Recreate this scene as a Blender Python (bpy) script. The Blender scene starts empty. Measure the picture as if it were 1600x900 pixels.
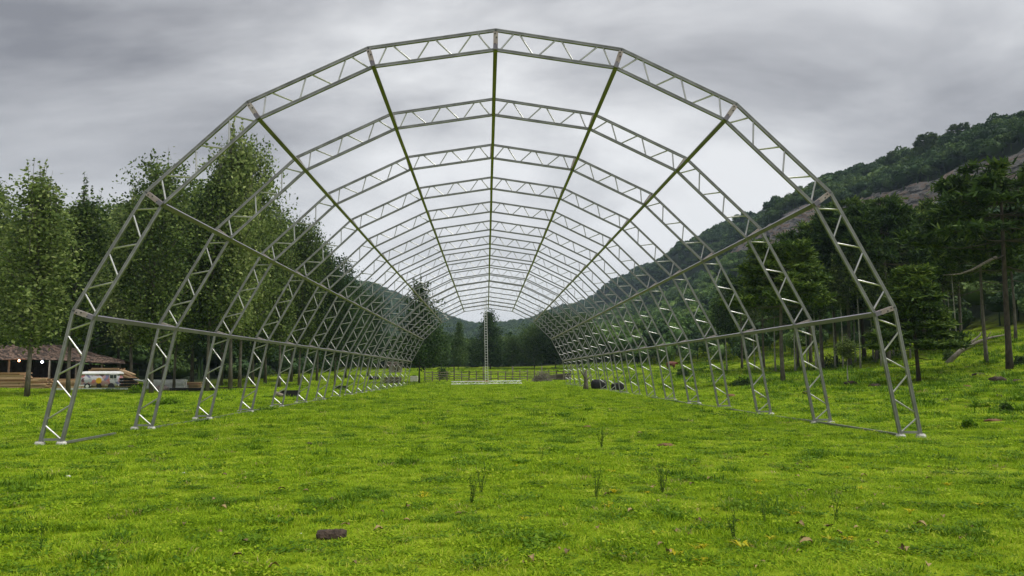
import bpy, math, random
import numpy as np
from mathutils import Matrix, Vector, Euler

random.seed(7)
RNG = np.random.default_rng(7)
SC = bpy.context.scene
COL = SC.collection
R = math.radians

# ------------------------------------------------------------------ camera, sky, sun, exposure
CAM = np.array([-0.016, -19.02, 1.532])
YAW, PITCH, ROLL, FPX = 0.0312, 0.1031, -0.0063, 1290.3
cd = bpy.data.cameras.new('camera')
cd.sensor_width = 36.0
cd.lens = FPX / 1600 * 36.0
cd.clip_start = 0.1
cd.clip_end = 12000
cam = bpy.data.objects.new('camera', cd)
COL.objects.link(cam)
ROT = Matrix.Rotation(-YAW, 3, 'Z') @ Matrix.Rotation(math.pi / 2 + PITCH, 3, 'X') @ Matrix.Rotation(ROLL, 3, 'Z')
cam.matrix_world = Matrix.Translation(CAM.tolist()) @ ROT.to_4x4()
SC.camera = cam

SUN_EL, SUN_AZ = R(60), R(105)      # azimuth clockwise from +Y
W = bpy.data.worlds.new('World')
SC.world = W
W.use_nodes = True
wn, wl = W.node_tree.nodes, W.node_tree.links
wn.clear()


def N(tree, kind, **kw):
    n = tree.nodes.new(kind)
    for k, v in kw.items():
        if k in n.inputs:
            n.inputs[k].default_value = v
        else:
            setattr(n, k, v)
    return n


def build_sky():
    t = W.node_tree
    L = t.links.new
    out = N(t, 'ShaderNodeOutputWorld')
    bg = N(t, 'ShaderNodeBackground')
    sky = N(t, 'ShaderNodeTexSky')
    sky.sky_type = 'NISHITA'
    sky.sun_disc = False
    sky.sun_elevation = SUN_EL
    sky.sun_rotation = SUN_AZ
    skys = N(t, 'ShaderNodeVectorMath', operation='SCALE')
    skys.inputs['Scale'].default_value = 0.05
    L(sky.outputs[0], skys.inputs[0])
    tc = N(t, 'ShaderNodeTexCoord')
    sep = N(t, 'ShaderNodeSeparateXYZ')
    L(tc.outputs['Generated'], sep.inputs[0])
    zz = N(t, 'ShaderNodeMath', operation='MAXIMUM')
    L(sep.outputs[2], zz.inputs[0])
    zz.inputs[1].default_value = 0.0
    za = N(t, 'ShaderNodeMath', operation='ADD')
    L(zz.outputs[0], za.inputs[0])
    za.inputs[1].default_value = 0.16
    dx = N(t, 'ShaderNodeMath', operation='DIVIDE')
    dy = N(t, 'ShaderNodeMath', operation='DIVIDE')
    L(sep.outputs[0], dx.inputs[0]); L(za.outputs[0], dx.inputs[1])
    L(sep.outputs[1], dy.inputs[0]); L(za.outputs[0], dy.inputs[1])
    cmb = N(t, 'ShaderNodeCombineXYZ')
    L(dx.outputs[0], cmb.inputs[0]); L(dy.outputs[0], cmb.inputs[1])
    cmb.inputs[2].default_value = 21.9
    n1 = N(t, 'ShaderNodeTexNoise', noise_dimensions='3D')
    n1.inputs['Scale'].default_value = 0.7
    n1.inputs['Detail'].default_value = 6
    n1.inputs['Roughness'].default_value = 0.56
    n1.inputs['Distortion'].default_value = 0.35
    L(cmb.outputs[0], n1.inputs['Vector'])
    ramp = N(t, 'ShaderNodeValToRGB')
    e = ramp.color_ramp.elements
    e[0].position = 0.37
    e[0].color = (0.108, 0.109, 0.117, 1)
    e[1].position = 0.63
    e[1].color = (0.365, 0.367, 0.371, 1)
    m = e.new(0.5)
    m.color = (0.222, 0.224, 0.231, 1)
    L(n1.outputs['Fac'], ramp.inputs[0])
    # thin air near the horizon: the cloud deck blends to an even pale grey with distance
    hz = N(t, 'ShaderNodeMapRange')
    hz.inputs['From Min'].default_value = 0.0
    hz.inputs['From Max'].default_value = 0.33
    hz.inputs['To Min'].default_value = 0.8
    hz.inputs['To Max'].default_value = 0.0
    L(zz.outputs[0], hz.inputs[0])
    mix = N(t, 'ShaderNodeMix', data_type='RGBA')
    L(hz.outputs[0], mix.inputs[0])
    L(ramp.outputs[0], mix.inputs[6])
    mix.inputs[7].default_value = (0.345, 0.348, 0.356, 1)
    add = N(t, 'ShaderNodeMix', data_type='RGBA')
    add.inputs[0].default_value = 0.08
    L(mix.outputs[2], add.inputs[6])
    L(skys.outputs[0], add.inputs[7])
    L(add.outputs[2], bg.inputs[0])
    bg.inputs[1].default_value = 1.0
    L(bg.outputs[0], out.inputs[0])


build_sky()
sd = bpy.data.lights.new('sun', 'SUN')
sd.energy = 1.5
sd.angle = R(35)
sd.color = (1.0, 0.97, 0.92)
sun = bpy.data.objects.new('sun', sd)
COL.objects.link(sun)
sdir = Vector((math.sin(SUN_AZ) * math.cos(SUN_EL), math.cos(SUN_AZ) * math.cos(SUN_EL), math.sin(SUN_EL)))
sun.rotation_euler = sdir.to_track_quat('Z', 'Y').to_euler()
sun.location = (0, 0, 60)
SC.view_settings.view_transform = 'Standard'
SC.view_settings.look = 'None'
SC.view_settings.gamma = 1.0
SC.view_settings.exposure = 1.3
SC.cycles.use_denoising = True
SC.cycles.max_bounces = 6
SC.cycles.diffuse_bounces = 3
SC.cycles.transmission_bounces = 4
SC.cycles.transparent_max_bounces = 8
SC.cycles.sample_clamp_indirect = 4


# ------------------------------------------------------------------ terrain height and pixel helpers
_k = [(RNG.uniform(0, 6.28), RNG.uniform(0, 6.28)) for _ in range(12)]


def wob(x, y, L, s=0):
    """smooth noise about -1..1 of wavelength L"""
    v = 0
    for i in range(4):
        a = i * 0.9 + s * 1.7 + 0.3
        f = 6.283 / L * (0.7 + 0.37 * i)
        v = v + np.sin((x * math.cos(a) + y * math.sin(a)) * f + _k[(i + s) % 12][0] + 1.3 * np.sin((x * math.sin(a) - y * math.cos(a)) * f * 0.6 + _k[(i + s) % 12][1]))
    return v / 2.6


def cliff_shift(y):
    return 7 * np.sin(np.asarray(y) / 47.0) + 4 * np.sin(np.asarray(y) / 19.0 + 1)


def H(x, y):
    x = np.asarray(x, float)
    y = np.asarray(y, float)
    z = 0.0019 * np.clip(y, -60, 100)
    z = z + 0.035 * np.logaddexp(0, (y - 104) / 8.0) * 8.0 * np.where(y < 700, 1, 1) * np.clip(1 - (y - 500) / 3000, 0.3, 1)
    far = np.clip((np.abs(x) - 30) / 60, 0, 1)
    xs = x + cliff_shift(y) * np.clip((x - 60) / 60, 0, 1)
    right = np.interp(xs, [11, 16, 40, 70, 110, 146, 150, 153, 192, 240, 420, 1500], [0, 0.16, 1.6, 7.6, 25, 52, 66, 72, 94, 99, 80, 60])
    ls = np.interp(y, [-50, 150, 260, 400, 690, 1200], [0.25, 0.34, 0.42, 0.62, 0.92, 1.0])
    left = np.interp(-x, [48, 75, 110, 150, 200, 420, 1500], [0, 4, 25, 80, 95, 90, 60]) * ls
    right = right * np.where(x > 100, 1 - (1 - np.interp(y, [150, 270, 380, 600], [0.84, 0.87, 0.92, 1.0])) * np.clip((x - 100) / 60, 0, 1), 1)
    z = z + right + left
    # end of the valley
    ridge = np.interp(x, [-400, -174, -119, -65, -22, 22, 65, 108, 400], [118, 112, 106, 88, 72, 73, 78, 92, 100])
    t = np.clip((y - 650) / 750, 0, 1)
    z = np.where(y > 650, np.maximum(z, z * (1 - t) + ridge * t * t * (3 - 2 * t)), z)
    z = z + far * np.clip((np.abs(x) - 45) / 60, 0, 1) * 2.2 * wob(x, y, 60, 1)
    z = z + 0.05 * wob(x, y, 9, 2) * np.clip((np.abs(x) - 8) / 8, 0.35, 1.6)
    # rough pasture on the right, low bank on the left
    z = z + np.clip((x - 12) / 8, 0, 1) * np.clip((60 - x) / 10, 0, 1) * (0.11 * wob(x, y, 3.3, 3) + 0.07 * wob(x, y, 1.9, 5))
    bank = np.exp(-((x + 24 + 0.05 * y) / 3.0) ** 2) * np.clip((y + 5) / 10, 0, 1) * np.clip((60 - y) / 20, 0, 1)
    z = z - 0.28 * bank
    return z


def ray(px, py):
    u, w = (px - 800) / FPX, (450 - py) / FPX
    d = ROT @ Vector((u, w, -1.0))
    return np.array(d)


def ground(px, py, lift=0.0):
    d = ray(px, py)
    t, step = 3.0, 0.25
    while t < 3000:
        p = CAM + d * t
        if p[2] <= H(p[0], p[1]) + lift:
            return p
        t += step
        step = 0.25 + t * 0.004
    return CAM + d * 600


def at_y(px, py, Y):
    d = ray(px, py)
    return CAM + d * (Y - CAM[1]) / d[1]


def on_depth(px, depth):
    """point on the ground under pixel column px at the given forward distance"""
    p = at_y(px, 584, CAM[1] + depth)
    return np.array([p[0], p[1], float(H(p[0], p[1]))])


def height_to(base, py):
    """height of a thing at base whose top shows at pixel row py"""
    d = math.hypot(base[0] - CAM[0], base[1] - CAM[1])
    px = 800 + FPX * ((base[0] - CAM[0]) / (base[1] - CAM[1]) - YAW)
    p = at_y(px, py, base[1])
    return float(p[2] - base[2])


# ------------------------------------------------------------------ materials
def new_mat(name):
    m = bpy.data.materials.new(name)
    m.use_nodes = True
    return m, m.node_tree, m.node_tree.nodes['Principled BSDF']


def ramp_node(t, stops):
    r = N(t, 'ShaderNodeValToRGB')
    e = r.color_ramp.elements
    while len(e) < len(stops):
        e.new(0.5)
    for el, (p, c) in zip(e, stops):
        el.position = p
        el.color = (*c, 1)
    return r


def simple(name, c1, c2=None, rough=0.8, scale=4.0, metal=0.0, bump=0.0, stretch=(1, 1, 1), detail=5, coord='Object', island=0.0):
    m, t, b = new_mat(name)
    L = t.links.new
    c2 = c2 or c1
    tc = N(t, 'ShaderNodeTexCoord')
    mp = N(t, 'ShaderNodeMapping')
    mp.inputs['Scale'].default_value = stretch
    L(tc.outputs[coord], mp.inputs[0])
    n = N(t, 'ShaderNodeTexNoise')
    n.inputs['Scale'].default_value = scale
    n.inputs['Detail'].default_value = detail
    n.inputs['Roughness'].default_value = 0.62
    L(mp.outputs[0], n.inputs['Vector'])
    r = ramp_node(t, [(0.32, c1), (0.68, c2)])
    fac = n.outputs['Fac']
    if island:
        oi = N(t, 'ShaderNodeObjectInfo')
        ge = N(t, 'ShaderNodeNewGeometry')
        a = N(t, 'ShaderNodeMath', operation='ADD')
        L(oi.outputs['Random'], a.inputs[0]); L(ge.outputs['Random Per Island'], a.inputs[1])
        f = N(t, 'ShaderNodeMath', operation='FRACT')
        L(a.outputs[0], f.inputs[0])
        mr = N(t, 'ShaderNodeMix', data_type='FLOAT')
        mr.inputs[0].default_value = island
        L(fac, mr.inputs[2]); L(f.outputs[0], mr.inputs[3])
        fac = mr.outputs[0]
    L(fac, r.inputs[0])
    L(r.outputs[0], b.inputs['Base Color'])
    b.inputs['Roughness'].default_value = rough
    b.inputs['Metallic'].default_value = metal
    if bump:
        bp = N(t, 'ShaderNodeBump')
        bp.inputs['Strength'].default_value = bump
        bp.inputs['Distance'].default_value = 0.05
        L(n.outputs['Fac'], bp.inputs['Height'])
        L(bp.outputs[0], b.inputs['Normal'])
    return m


def leafy(name, stops, nscale=0.35, island=0.5, trans=0.35, rough=0.6):
    """leaf material: colour by leaf, by clump and by tree, some light through the blade"""
    m, t, b = new_mat(name)
    L = t.links.new
    ge = N(t, 'ShaderNodeNewGeometry')
    oi = N(t, 'ShaderNodeObjectInfo')
    n = N(t, 'ShaderNodeTexNoise')
    n.inputs['Scale'].default_value = nscale
    n.inputs['Detail'].default_value = 3
    L(ge.outputs['Position'], n.inputs['Vector'])
    mx = N(t, 'ShaderNodeMix', data_type='FLOAT')
    mx.inputs[0].default_value = island
    L(n.outputs['Fac'], mx.inputs[2]); L(ge.outputs['Random Per Island'], mx.inputs[3])
    ob = N(t, 'ShaderNodeMath', operation='MULTIPLY_ADD')
    L(oi.outputs['Random'], ob.inputs[0])
    ob.inputs[1].default_value = 0.30
    ob.inputs[2].default_value = -0.15
    ad = N(t, 'ShaderNodeMath', operation='ADD')
    L(mx.outputs[0], ad.inputs[0]); L(ob.outputs[0], ad.inputs[1])
    r = ramp_node(t, stops)
    L(ad.outputs[0], r.inputs[0])
    L(r.outputs[0], b.inputs['Base Color'])
    b.inputs['Roughness'].default_value = rough
    b.inputs['Specular IOR Level'].default_value = 0.12
    tr = N(t, 'ShaderNodeBsdfTranslucent')
    L(r.outputs[0], tr.inputs['Color'])
    ms = N(t, 'ShaderNodeMixShader')
    ms.inputs[0].default_value = trans
    L(b.outputs[0], ms.inputs[1]); L(tr.outputs[0], ms.inputs[2])
    L(ms.outputs[0], t.nodes['Material Output'].inputs['Surface'])
    return m


def ground_mat():
    m, t, b = new_mat('ground')
    L = t.links.new
    ge = N(t, 'ShaderNodeNewGeometry')

    def noise(s, d=4, ro=0.55):
        n = N(t, 'ShaderNodeTexNoise')
        n.inputs['Scale'].default_value = s
        n.inputs['Detail'].default_value = d
        n.inputs['Roughness'].default_value = ro
        L(ge.outputs['Position'], n.inputs['Vector'])
        return n
    n1, n2, n3 = noise(0.22, 5), noise(1.7, 6, 0.65), noise(14, 4, 0.7)
    a = N(t, 'ShaderNodeMix', data_type='FLOAT')
    a.inputs[0].default_value = 0.55
    L(n1.outputs['Fac'], a.inputs[2]); L(n2.outputs['Fac'], a.inputs[3])
    a2 = N(t, 'ShaderNodeMix', data_type='FLOAT')
    a2.inputs[0].default_value = 0.35
    L(a.outputs[0], a2.inputs[2]); L(n3.outputs['Fac'], a2.inputs[3])
    grass = ramp_node(t, [(0.30, (0.060, 0.110, 0.005)), (0.46, (0.160, 0.225, 0.006)), (0.60, (0.205, 0.265, 0.008)), (0.76, (0.26, 0.29, 0.022))])
    L(a2.outputs[0], grass.inputs[0])
    # bare earth patches in the rough pasture
    n4 = noise(0.55, 5, 0.6)
    sp = N(t, 'ShaderNodeSeparateXYZ')
    L(ge.outputs['Position'], sp.inputs[0])
    rr = N(t, 'ShaderNodeMapRange')
    rr.inputs['From Min'].default_value = 13
    rr.inputs['From Max'].default_value = 24
    L(sp.outputs[0], rr.inputs[0])
    th = N(t, 'ShaderNodeMapRange')
    th.inputs['From Min'].default_value = 0.55
    th.inputs['From Max'].default_value = 0.62
    L(n4.outputs['Fac'], th.inputs[0])
    mu = N(t, 'ShaderNodeMath', operation='MULTIPLY')
    L(rr.outputs[0], mu.inputs[0]); L(th.outputs[0], mu.inputs[1])
    earth = ramp_node(t, [(0.35, (0.030, 0.020, 0.010)), (0.65, (0.085, 0.060, 0.026))])
    L(n3.outputs['Fac'], earth.inputs[0])
    mix = N(t, 'ShaderNodeMix', data_type='RGBA')
    L(mu.outputs[0], mix.inputs[0]); L(grass.outputs[0], mix.inputs[6]); L(earth.outputs[0], mix.inputs[7])
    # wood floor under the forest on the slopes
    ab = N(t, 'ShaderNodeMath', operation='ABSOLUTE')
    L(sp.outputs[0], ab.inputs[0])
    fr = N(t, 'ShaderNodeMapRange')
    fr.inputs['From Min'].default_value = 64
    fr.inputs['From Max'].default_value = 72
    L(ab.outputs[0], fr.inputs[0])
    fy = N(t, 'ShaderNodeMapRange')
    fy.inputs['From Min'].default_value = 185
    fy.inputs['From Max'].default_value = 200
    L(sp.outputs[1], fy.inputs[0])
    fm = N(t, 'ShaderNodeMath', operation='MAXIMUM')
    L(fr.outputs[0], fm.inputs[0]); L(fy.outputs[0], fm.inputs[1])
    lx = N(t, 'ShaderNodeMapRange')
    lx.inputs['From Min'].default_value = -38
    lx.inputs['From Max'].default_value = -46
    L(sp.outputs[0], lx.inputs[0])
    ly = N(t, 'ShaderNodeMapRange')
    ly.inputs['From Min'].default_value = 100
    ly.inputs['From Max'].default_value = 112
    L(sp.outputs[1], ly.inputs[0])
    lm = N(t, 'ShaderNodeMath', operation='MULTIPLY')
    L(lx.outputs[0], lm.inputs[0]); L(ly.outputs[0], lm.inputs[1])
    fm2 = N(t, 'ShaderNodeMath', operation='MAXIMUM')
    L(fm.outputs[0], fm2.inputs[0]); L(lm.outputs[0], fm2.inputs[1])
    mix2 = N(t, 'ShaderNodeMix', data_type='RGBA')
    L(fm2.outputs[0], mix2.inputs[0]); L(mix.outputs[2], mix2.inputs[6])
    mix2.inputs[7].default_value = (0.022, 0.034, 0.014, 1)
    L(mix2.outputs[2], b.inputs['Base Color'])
    b.inputs['Roughness'].default_value = 0.9
    b.inputs['Specular IOR Level'].default_value = 0.1
    bp = N(t, 'ShaderNodeBump')
    bp.inputs['Strength'].default_value = 0.8
    bp.inputs['Distance'].default_value = 0.06
    L(a2.outputs[0], bp.inputs['Height'])
    L(bp.outputs[0], b.inputs['Normal'])
    return m


M = {}
M['ground'] = ground_mat()
M['steel'] = simple('galvanised_steel', (0.165, 0.167, 0.164), (0.31, 0.312, 0.307), rough=0.40, scale=2.3, metal=0.5, detail=7, coord='Object')
M['brace_steel'] = simple('brace_steel', (0.40, 0.40, 0.39), (0.60, 0.60, 0.585), rough=0.36, scale=3, metal=0.75)
M['purlin_steel'] = simple('purlin_steel', (0.115, 0.105, 0.130), (0.225, 0.208, 0.245), rough=0.4, scale=1.6, metal=0.25, stretch=(1, 0.25, 1), detail=8)
M['plate'] = simple('rusty_plate', (0.26, 0.20, 0.18), (0.40, 0.36, 0.34), rough=0.6, scale=6, metal=0.3)
M['bolt'] = simple('bolt_dark', (0.04, 0.04, 0.04), rough=0.6)
M['concrete'] = simple('concrete', (0.38, 0.37, 0.34), (0.60, 0.59, 0.55), rough=0.9, scale=9, bump=0.3)
M['grass'] = leafy('grass_blade', [(0.22, (0.085, 0.170, 0.008)), (0.42, (0.205, 0.340, 0.012)), (0.62, (0.315, 0.450, 0.018)), (0.80, (0.420, 0.490, 0.045)), (0.95, (0.52, 0.48, 0.14))], nscale=0.55, island=0.42, trans=0.40, rough=0.75)
M['dark_grass'] = leafy('dark_grass', [(0.25, (0.045, 0.110, 0.006)), (0.55, (0.105, 0.215, 0.010)), (0.8, (0.190, 0.300, 0.022))], nscale=1.1, island=0.5)
M['dry_grass'] = leafy('dry_grass', [(0.25, (0.22, 0.17, 0.05)), (0.6, (0.40, 0.33, 0.13)), (0.85, (0.52, 0.45, 0.22))], nscale=2, island=0.6)
M['weed'] = leafy('weed_green', [(0.25, (0.035, 0.080, 0.014)), (0.6, (0.080, 0.150, 0.024)), (0.85, (0.16, 0.22, 0.05))], nscale=2, island=0.6)
M['yellow_weed'] = leafy('yellow_weed', [(0.25, (0.34, 0.30, 0.010)), (0.6, (0.48, 0.42, 0.018)), (0.85, (0.40, 0.44, 0.04))], nscale=2, island=0.6)
M['poplar'] = leafy('poplar_leaf', [(0.22, (0.036, 0.066, 0.018)), (0.50, (0.125, 0.185, 0.045)), (0.72, (0.235, 0.300, 0.085)), (0.92, (0.38, 0.43, 0.160))], nscale=0.45, island=0.5)
M['darkleaf'] = leafy('dark_leaf', [(0.25, (0.018, 0.042, 0.013)), (0.55, (0.055, 0.105, 0.026)), (0.85, (0.140, 0.205, 0.050))], nscale=0.4, island=0.45)
M['forest'] = leafy('forest_leaf', [(0.20, (0.018, 0.043, 0.017)), (0.45, (0.043, 0.088, 0.027)), (0.68, (0.085, 0.139, 0.033)), (0.92, (0.155, 0.212, 0.048))], nscale=0.03, island=0.25, trans=0.2)
M['bright_forest'] = leafy('bright_forest_leaf', [(0.2, (0.050, 0.110, 0.030)), (0.5, (0.115, 0.200, 0.050)), (0.85, (0.230, 0.320, 0.085))], nscale=0.05, island=0.3, trans=0.25)
M['araucaria'] = leafy('araucaria_needle', [(0.22, (0.016, 0.038, 0.011)), (0.52, (0.060, 0.110, 0.020)), (0.78, (0.170, 0.240, 0.040)), (0.95, (0.26, 0.33, 0.06))], nscale=0.5, island=0.4, trans=0.2)
M['bark'] = simple('grey_bark', (0.055, 0.045, 0.034), (0.17, 0.155, 0.125), rough=0.95, scale=5, stretch=(1, 1, 0.35), bump=0.6)
M['pale_bark'] = simple('pale_bark', (0.16, 0.155, 0.12), (0.40, 0.39, 0.33), rough=0.9, scale=4, stretch=(1, 1, 0.5), bump=0.3)
M['dark_bark'] = simple('dark_bark', (0.024, 0.019, 0.014), (0.085, 0.068, 0.050), rough=0.95, scale=6, stretch=(1, 1, 0.3), bump=0.6)
M['dead_wood'] = simple('dead_wood', (0.10, 0.085, 0.065), (0.26, 0.235, 0.19), rough=0.95, scale=6, stretch=(1, 1, 0.4), bump=0.4)
M['rock'] = None
M['lumber'] = simple('lumber', (0.30, 0.175, 0.085), (0.62, 0.43, 0.27), rough=0.8, scale=3, stretch=(0.3, 3, 3), island=0.6)
M['grey_wood'] = simple('weathered_wood', (0.075, 0.062, 0.048), (0.26, 0.225, 0.18), rough=0.95, scale=4, stretch=(0.4, 3, 3), island=0.5)
M['shed_roof'] = simple('shed_roof', (0.040, 0.027, 0.020), (0.150, 0.098, 0.070), rough=0.95, scale=7, island=0.6)
M['shed_dark'] = simple('shed_boards', (0.030, 0.022, 0.016), (0.075, 0.055, 0.04), rough=0.95, scale=3)
M['black'] = simple('black_plastic', (0.005, 0.005, 0.006), (0.012, 0.012, 0.014), rough=0.85, scale=6)
M['white_metal'] = simple('white_metal', (0.50, 0.51, 0.50), (0.76, 0.77, 0.76), rough=0.5, scale=3)
M['white'] = simple('white_paint', (0.68, 0.68, 0.66), (0.82, 0.82, 0.80), rough=0.45, scale=3)
M['glass'] = simple('dark_glass', (0.02, 0.03, 0.035), (0.06, 0.08, 0.09), rough=0.1)
M['rubber'] = simple('rubber', (0.012, 0.012, 0.012), (0.03, 0.03, 0.03), rough=0.85)
M['yellow'] = simple('yellow_paint', (0.80, 0.45, 0.02), (0.85, 0.52, 0.03), rough=0.5)
M['tarp'] = simple('pinkish_tarp', (0.22, 0.16, 0.145), (0.45, 0.36, 0.33), rough=0.8, scale=3)
M['dung'] = simple('dung', (0.020, 0.013, 0.009), (0.075, 0.050, 0.032), rough=0.95, scale=18, bump=0.8)
M['red_earth'] = simple('red_earth', (0.09, 0.040, 0.018), (0.20, 0.11, 0.05), rough=0.95, scale=8, bump=0.6)
M['deadleaf'] = simple('dead_leaf', (0.12, 0.080, 0.030), (0.30, 0.215, 0.09), rough=0.85, scale=4, island=0.7)
M['stone'] = simple('pale_stone', (0.46, 0.45, 0.42), (0.72, 0.71, 0.67), rough=0.8, scale=12)
M['brown_hide'] = simple('brown_hide', (0.085, 0.022, 0.012), (0.20, 0.065, 0.040), rough=0.75, scale=2.5)
M['black_hide'] = simple('black_hide', (0.007, 0.007, 0.008), (0.022, 0.020, 0.019), rough=0.7, scale=4)


def rock_mat():
    m, t, b = new_mat('cliff_rock')
    L = t.links.new
    ge = N(t, 'ShaderNodeNewGeometry')
    mp = N(t, 'ShaderNodeMapping')
    mp.inputs['Scale'].default_value = (1, 0.5, 2.2)
    L(ge.outputs['Position'], mp.inputs[0])
    n = N(t, 'ShaderNodeTexNoise')
    n.inputs['Scale'].default_value = 0.22
    n.inputs['Detail'].default_value = 8
    n.inputs['Roughness'].default_value = 0.65
    L(mp.outputs[0], n.inputs['Vector'])
    r = ramp_node(t, [(0.34, (0.018, 0.018, 0.018)), (0.43, (0.095, 0.090, 0.086)), (0.50, (0.33, 0.31, 0.29)), (0.57, (0.38, 0.25, 0.18)), (0.62, (0.08, 0.076, 0.072)), (0.74, (0.38, 0.36, 0.34))])
    L(n.outputs['Fac'], r.inputs[0])
    L(r.outputs[0], b.inputs['Base Color'])
    b.inputs['Roughness'].default_value = 0.95
    bp = N(t, 'ShaderNodeBump')
    bp.inputs['Strength'].default_value = 1.0
    bp.inputs['Distance'].default_value = 2.0
    L(n.outputs['Fac'], bp.inputs['Height'])
    L(bp.outputs[0], b.inputs['Normal'])
    return m


M['rock'] = rock_mat()


def mural_mat():
    m, t, b = new_mat('van_mural')
    L = t.links.new
    tc = N(t, 'ShaderNodeTexCoord')
    n0 = N(t, 'ShaderNodeTexNoise')
    n0.inputs['Scale'].default_value = 2.2
    n0.inputs['Detail'].default_value = 2
    L(tc.outputs['Object'], n0.inputs['Vector'])
    mx = N(t, 'ShaderNodeVectorMath', operation='MULTIPLY_ADD')
    L(n0.outputs['Color'], mx.inputs[0])
    mx.inputs[1].default_value = (0.5, 0.5, 0.5)
    L(tc.outputs['Object'], mx.inputs[2])
    v = N(t, 'ShaderNodeTexVoronoi')
    v.inputs['Scale'].default_value = 2.6
    L(mx.outputs[0], v.inputs['Vector'])
    sp = N(t, 'ShaderNodeSeparateColor')
    L(v.outputs['Color'], sp.inputs[0])
    r = ramp_node(t, [(0.0, (0.50, 0.30, 0.32)), (0.2, (0.62, 0.62, 0.66)), (0.38, (0.12, 0.05, 0.06)), (0.5, (0.46, 0.48, 0.52)), (0.66, (0.55, 0.20, 0.20)), (0.8, (0.20, 0.20, 0.34)), (0.92, (0.70, 0.66, 0.64))])
    r.color_ramp.interpolation = 'CONSTANT'
    L(sp.outputs[0], r.inputs[0])
    L(r.outputs[0], b.inputs['Base Color'])
    b.inputs['Roughness'].default_value = 0.45
    return m


M['mural'] = mural_mat()


def lamp_mat(name, col, s):
    m, t, b = new_mat(name)
    b.inputs['Emission Color'].default_value = (*col, 1)
    b.inputs['Emission Strength'].default_value = s
    return m


M['lamp_warm'] = lamp_mat('lamp_warm', (1.0, 0.26, 0.06), 1.4)
M['lamp_cool'] = lamp_mat('lamp_cool', (0.70, 0.78, 1.0), 2.6)


# ------------------------------------------------------------------ mesh helpers
def mesh_np(name, v, f, mat, smooth=False):
    """v (n,3), f (m,k) of one polygon size"""
    v = np.ascontiguousarray(v, np.float32)
    f = np.ascontiguousarray(f, np.int32)
    me = bpy.data.meshes.new(name)
    me.vertices.add(len(v))
    me.vertices.foreach_set('co', v.ravel())
    k = f.shape[1]
    me.loops.add(f.size)
    me.loops.foreach_set('vertex_index', f.ravel())
    me.polygons.add(len(f))
    me.polygons.foreach_set('loop_start', np.arange(0, f.size, k, dtype=np.int32))
    me.polygons.foreach_set('loop_total', np.full(len(f), k, np.int32))
    if smooth:
        me.polygons.foreach_set('use_smooth', np.ones(len(f), bool))
    me.update(calc_edges=True)
    me.validate()
    if mat:
        me.materials.append(mat)
    return me


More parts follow.
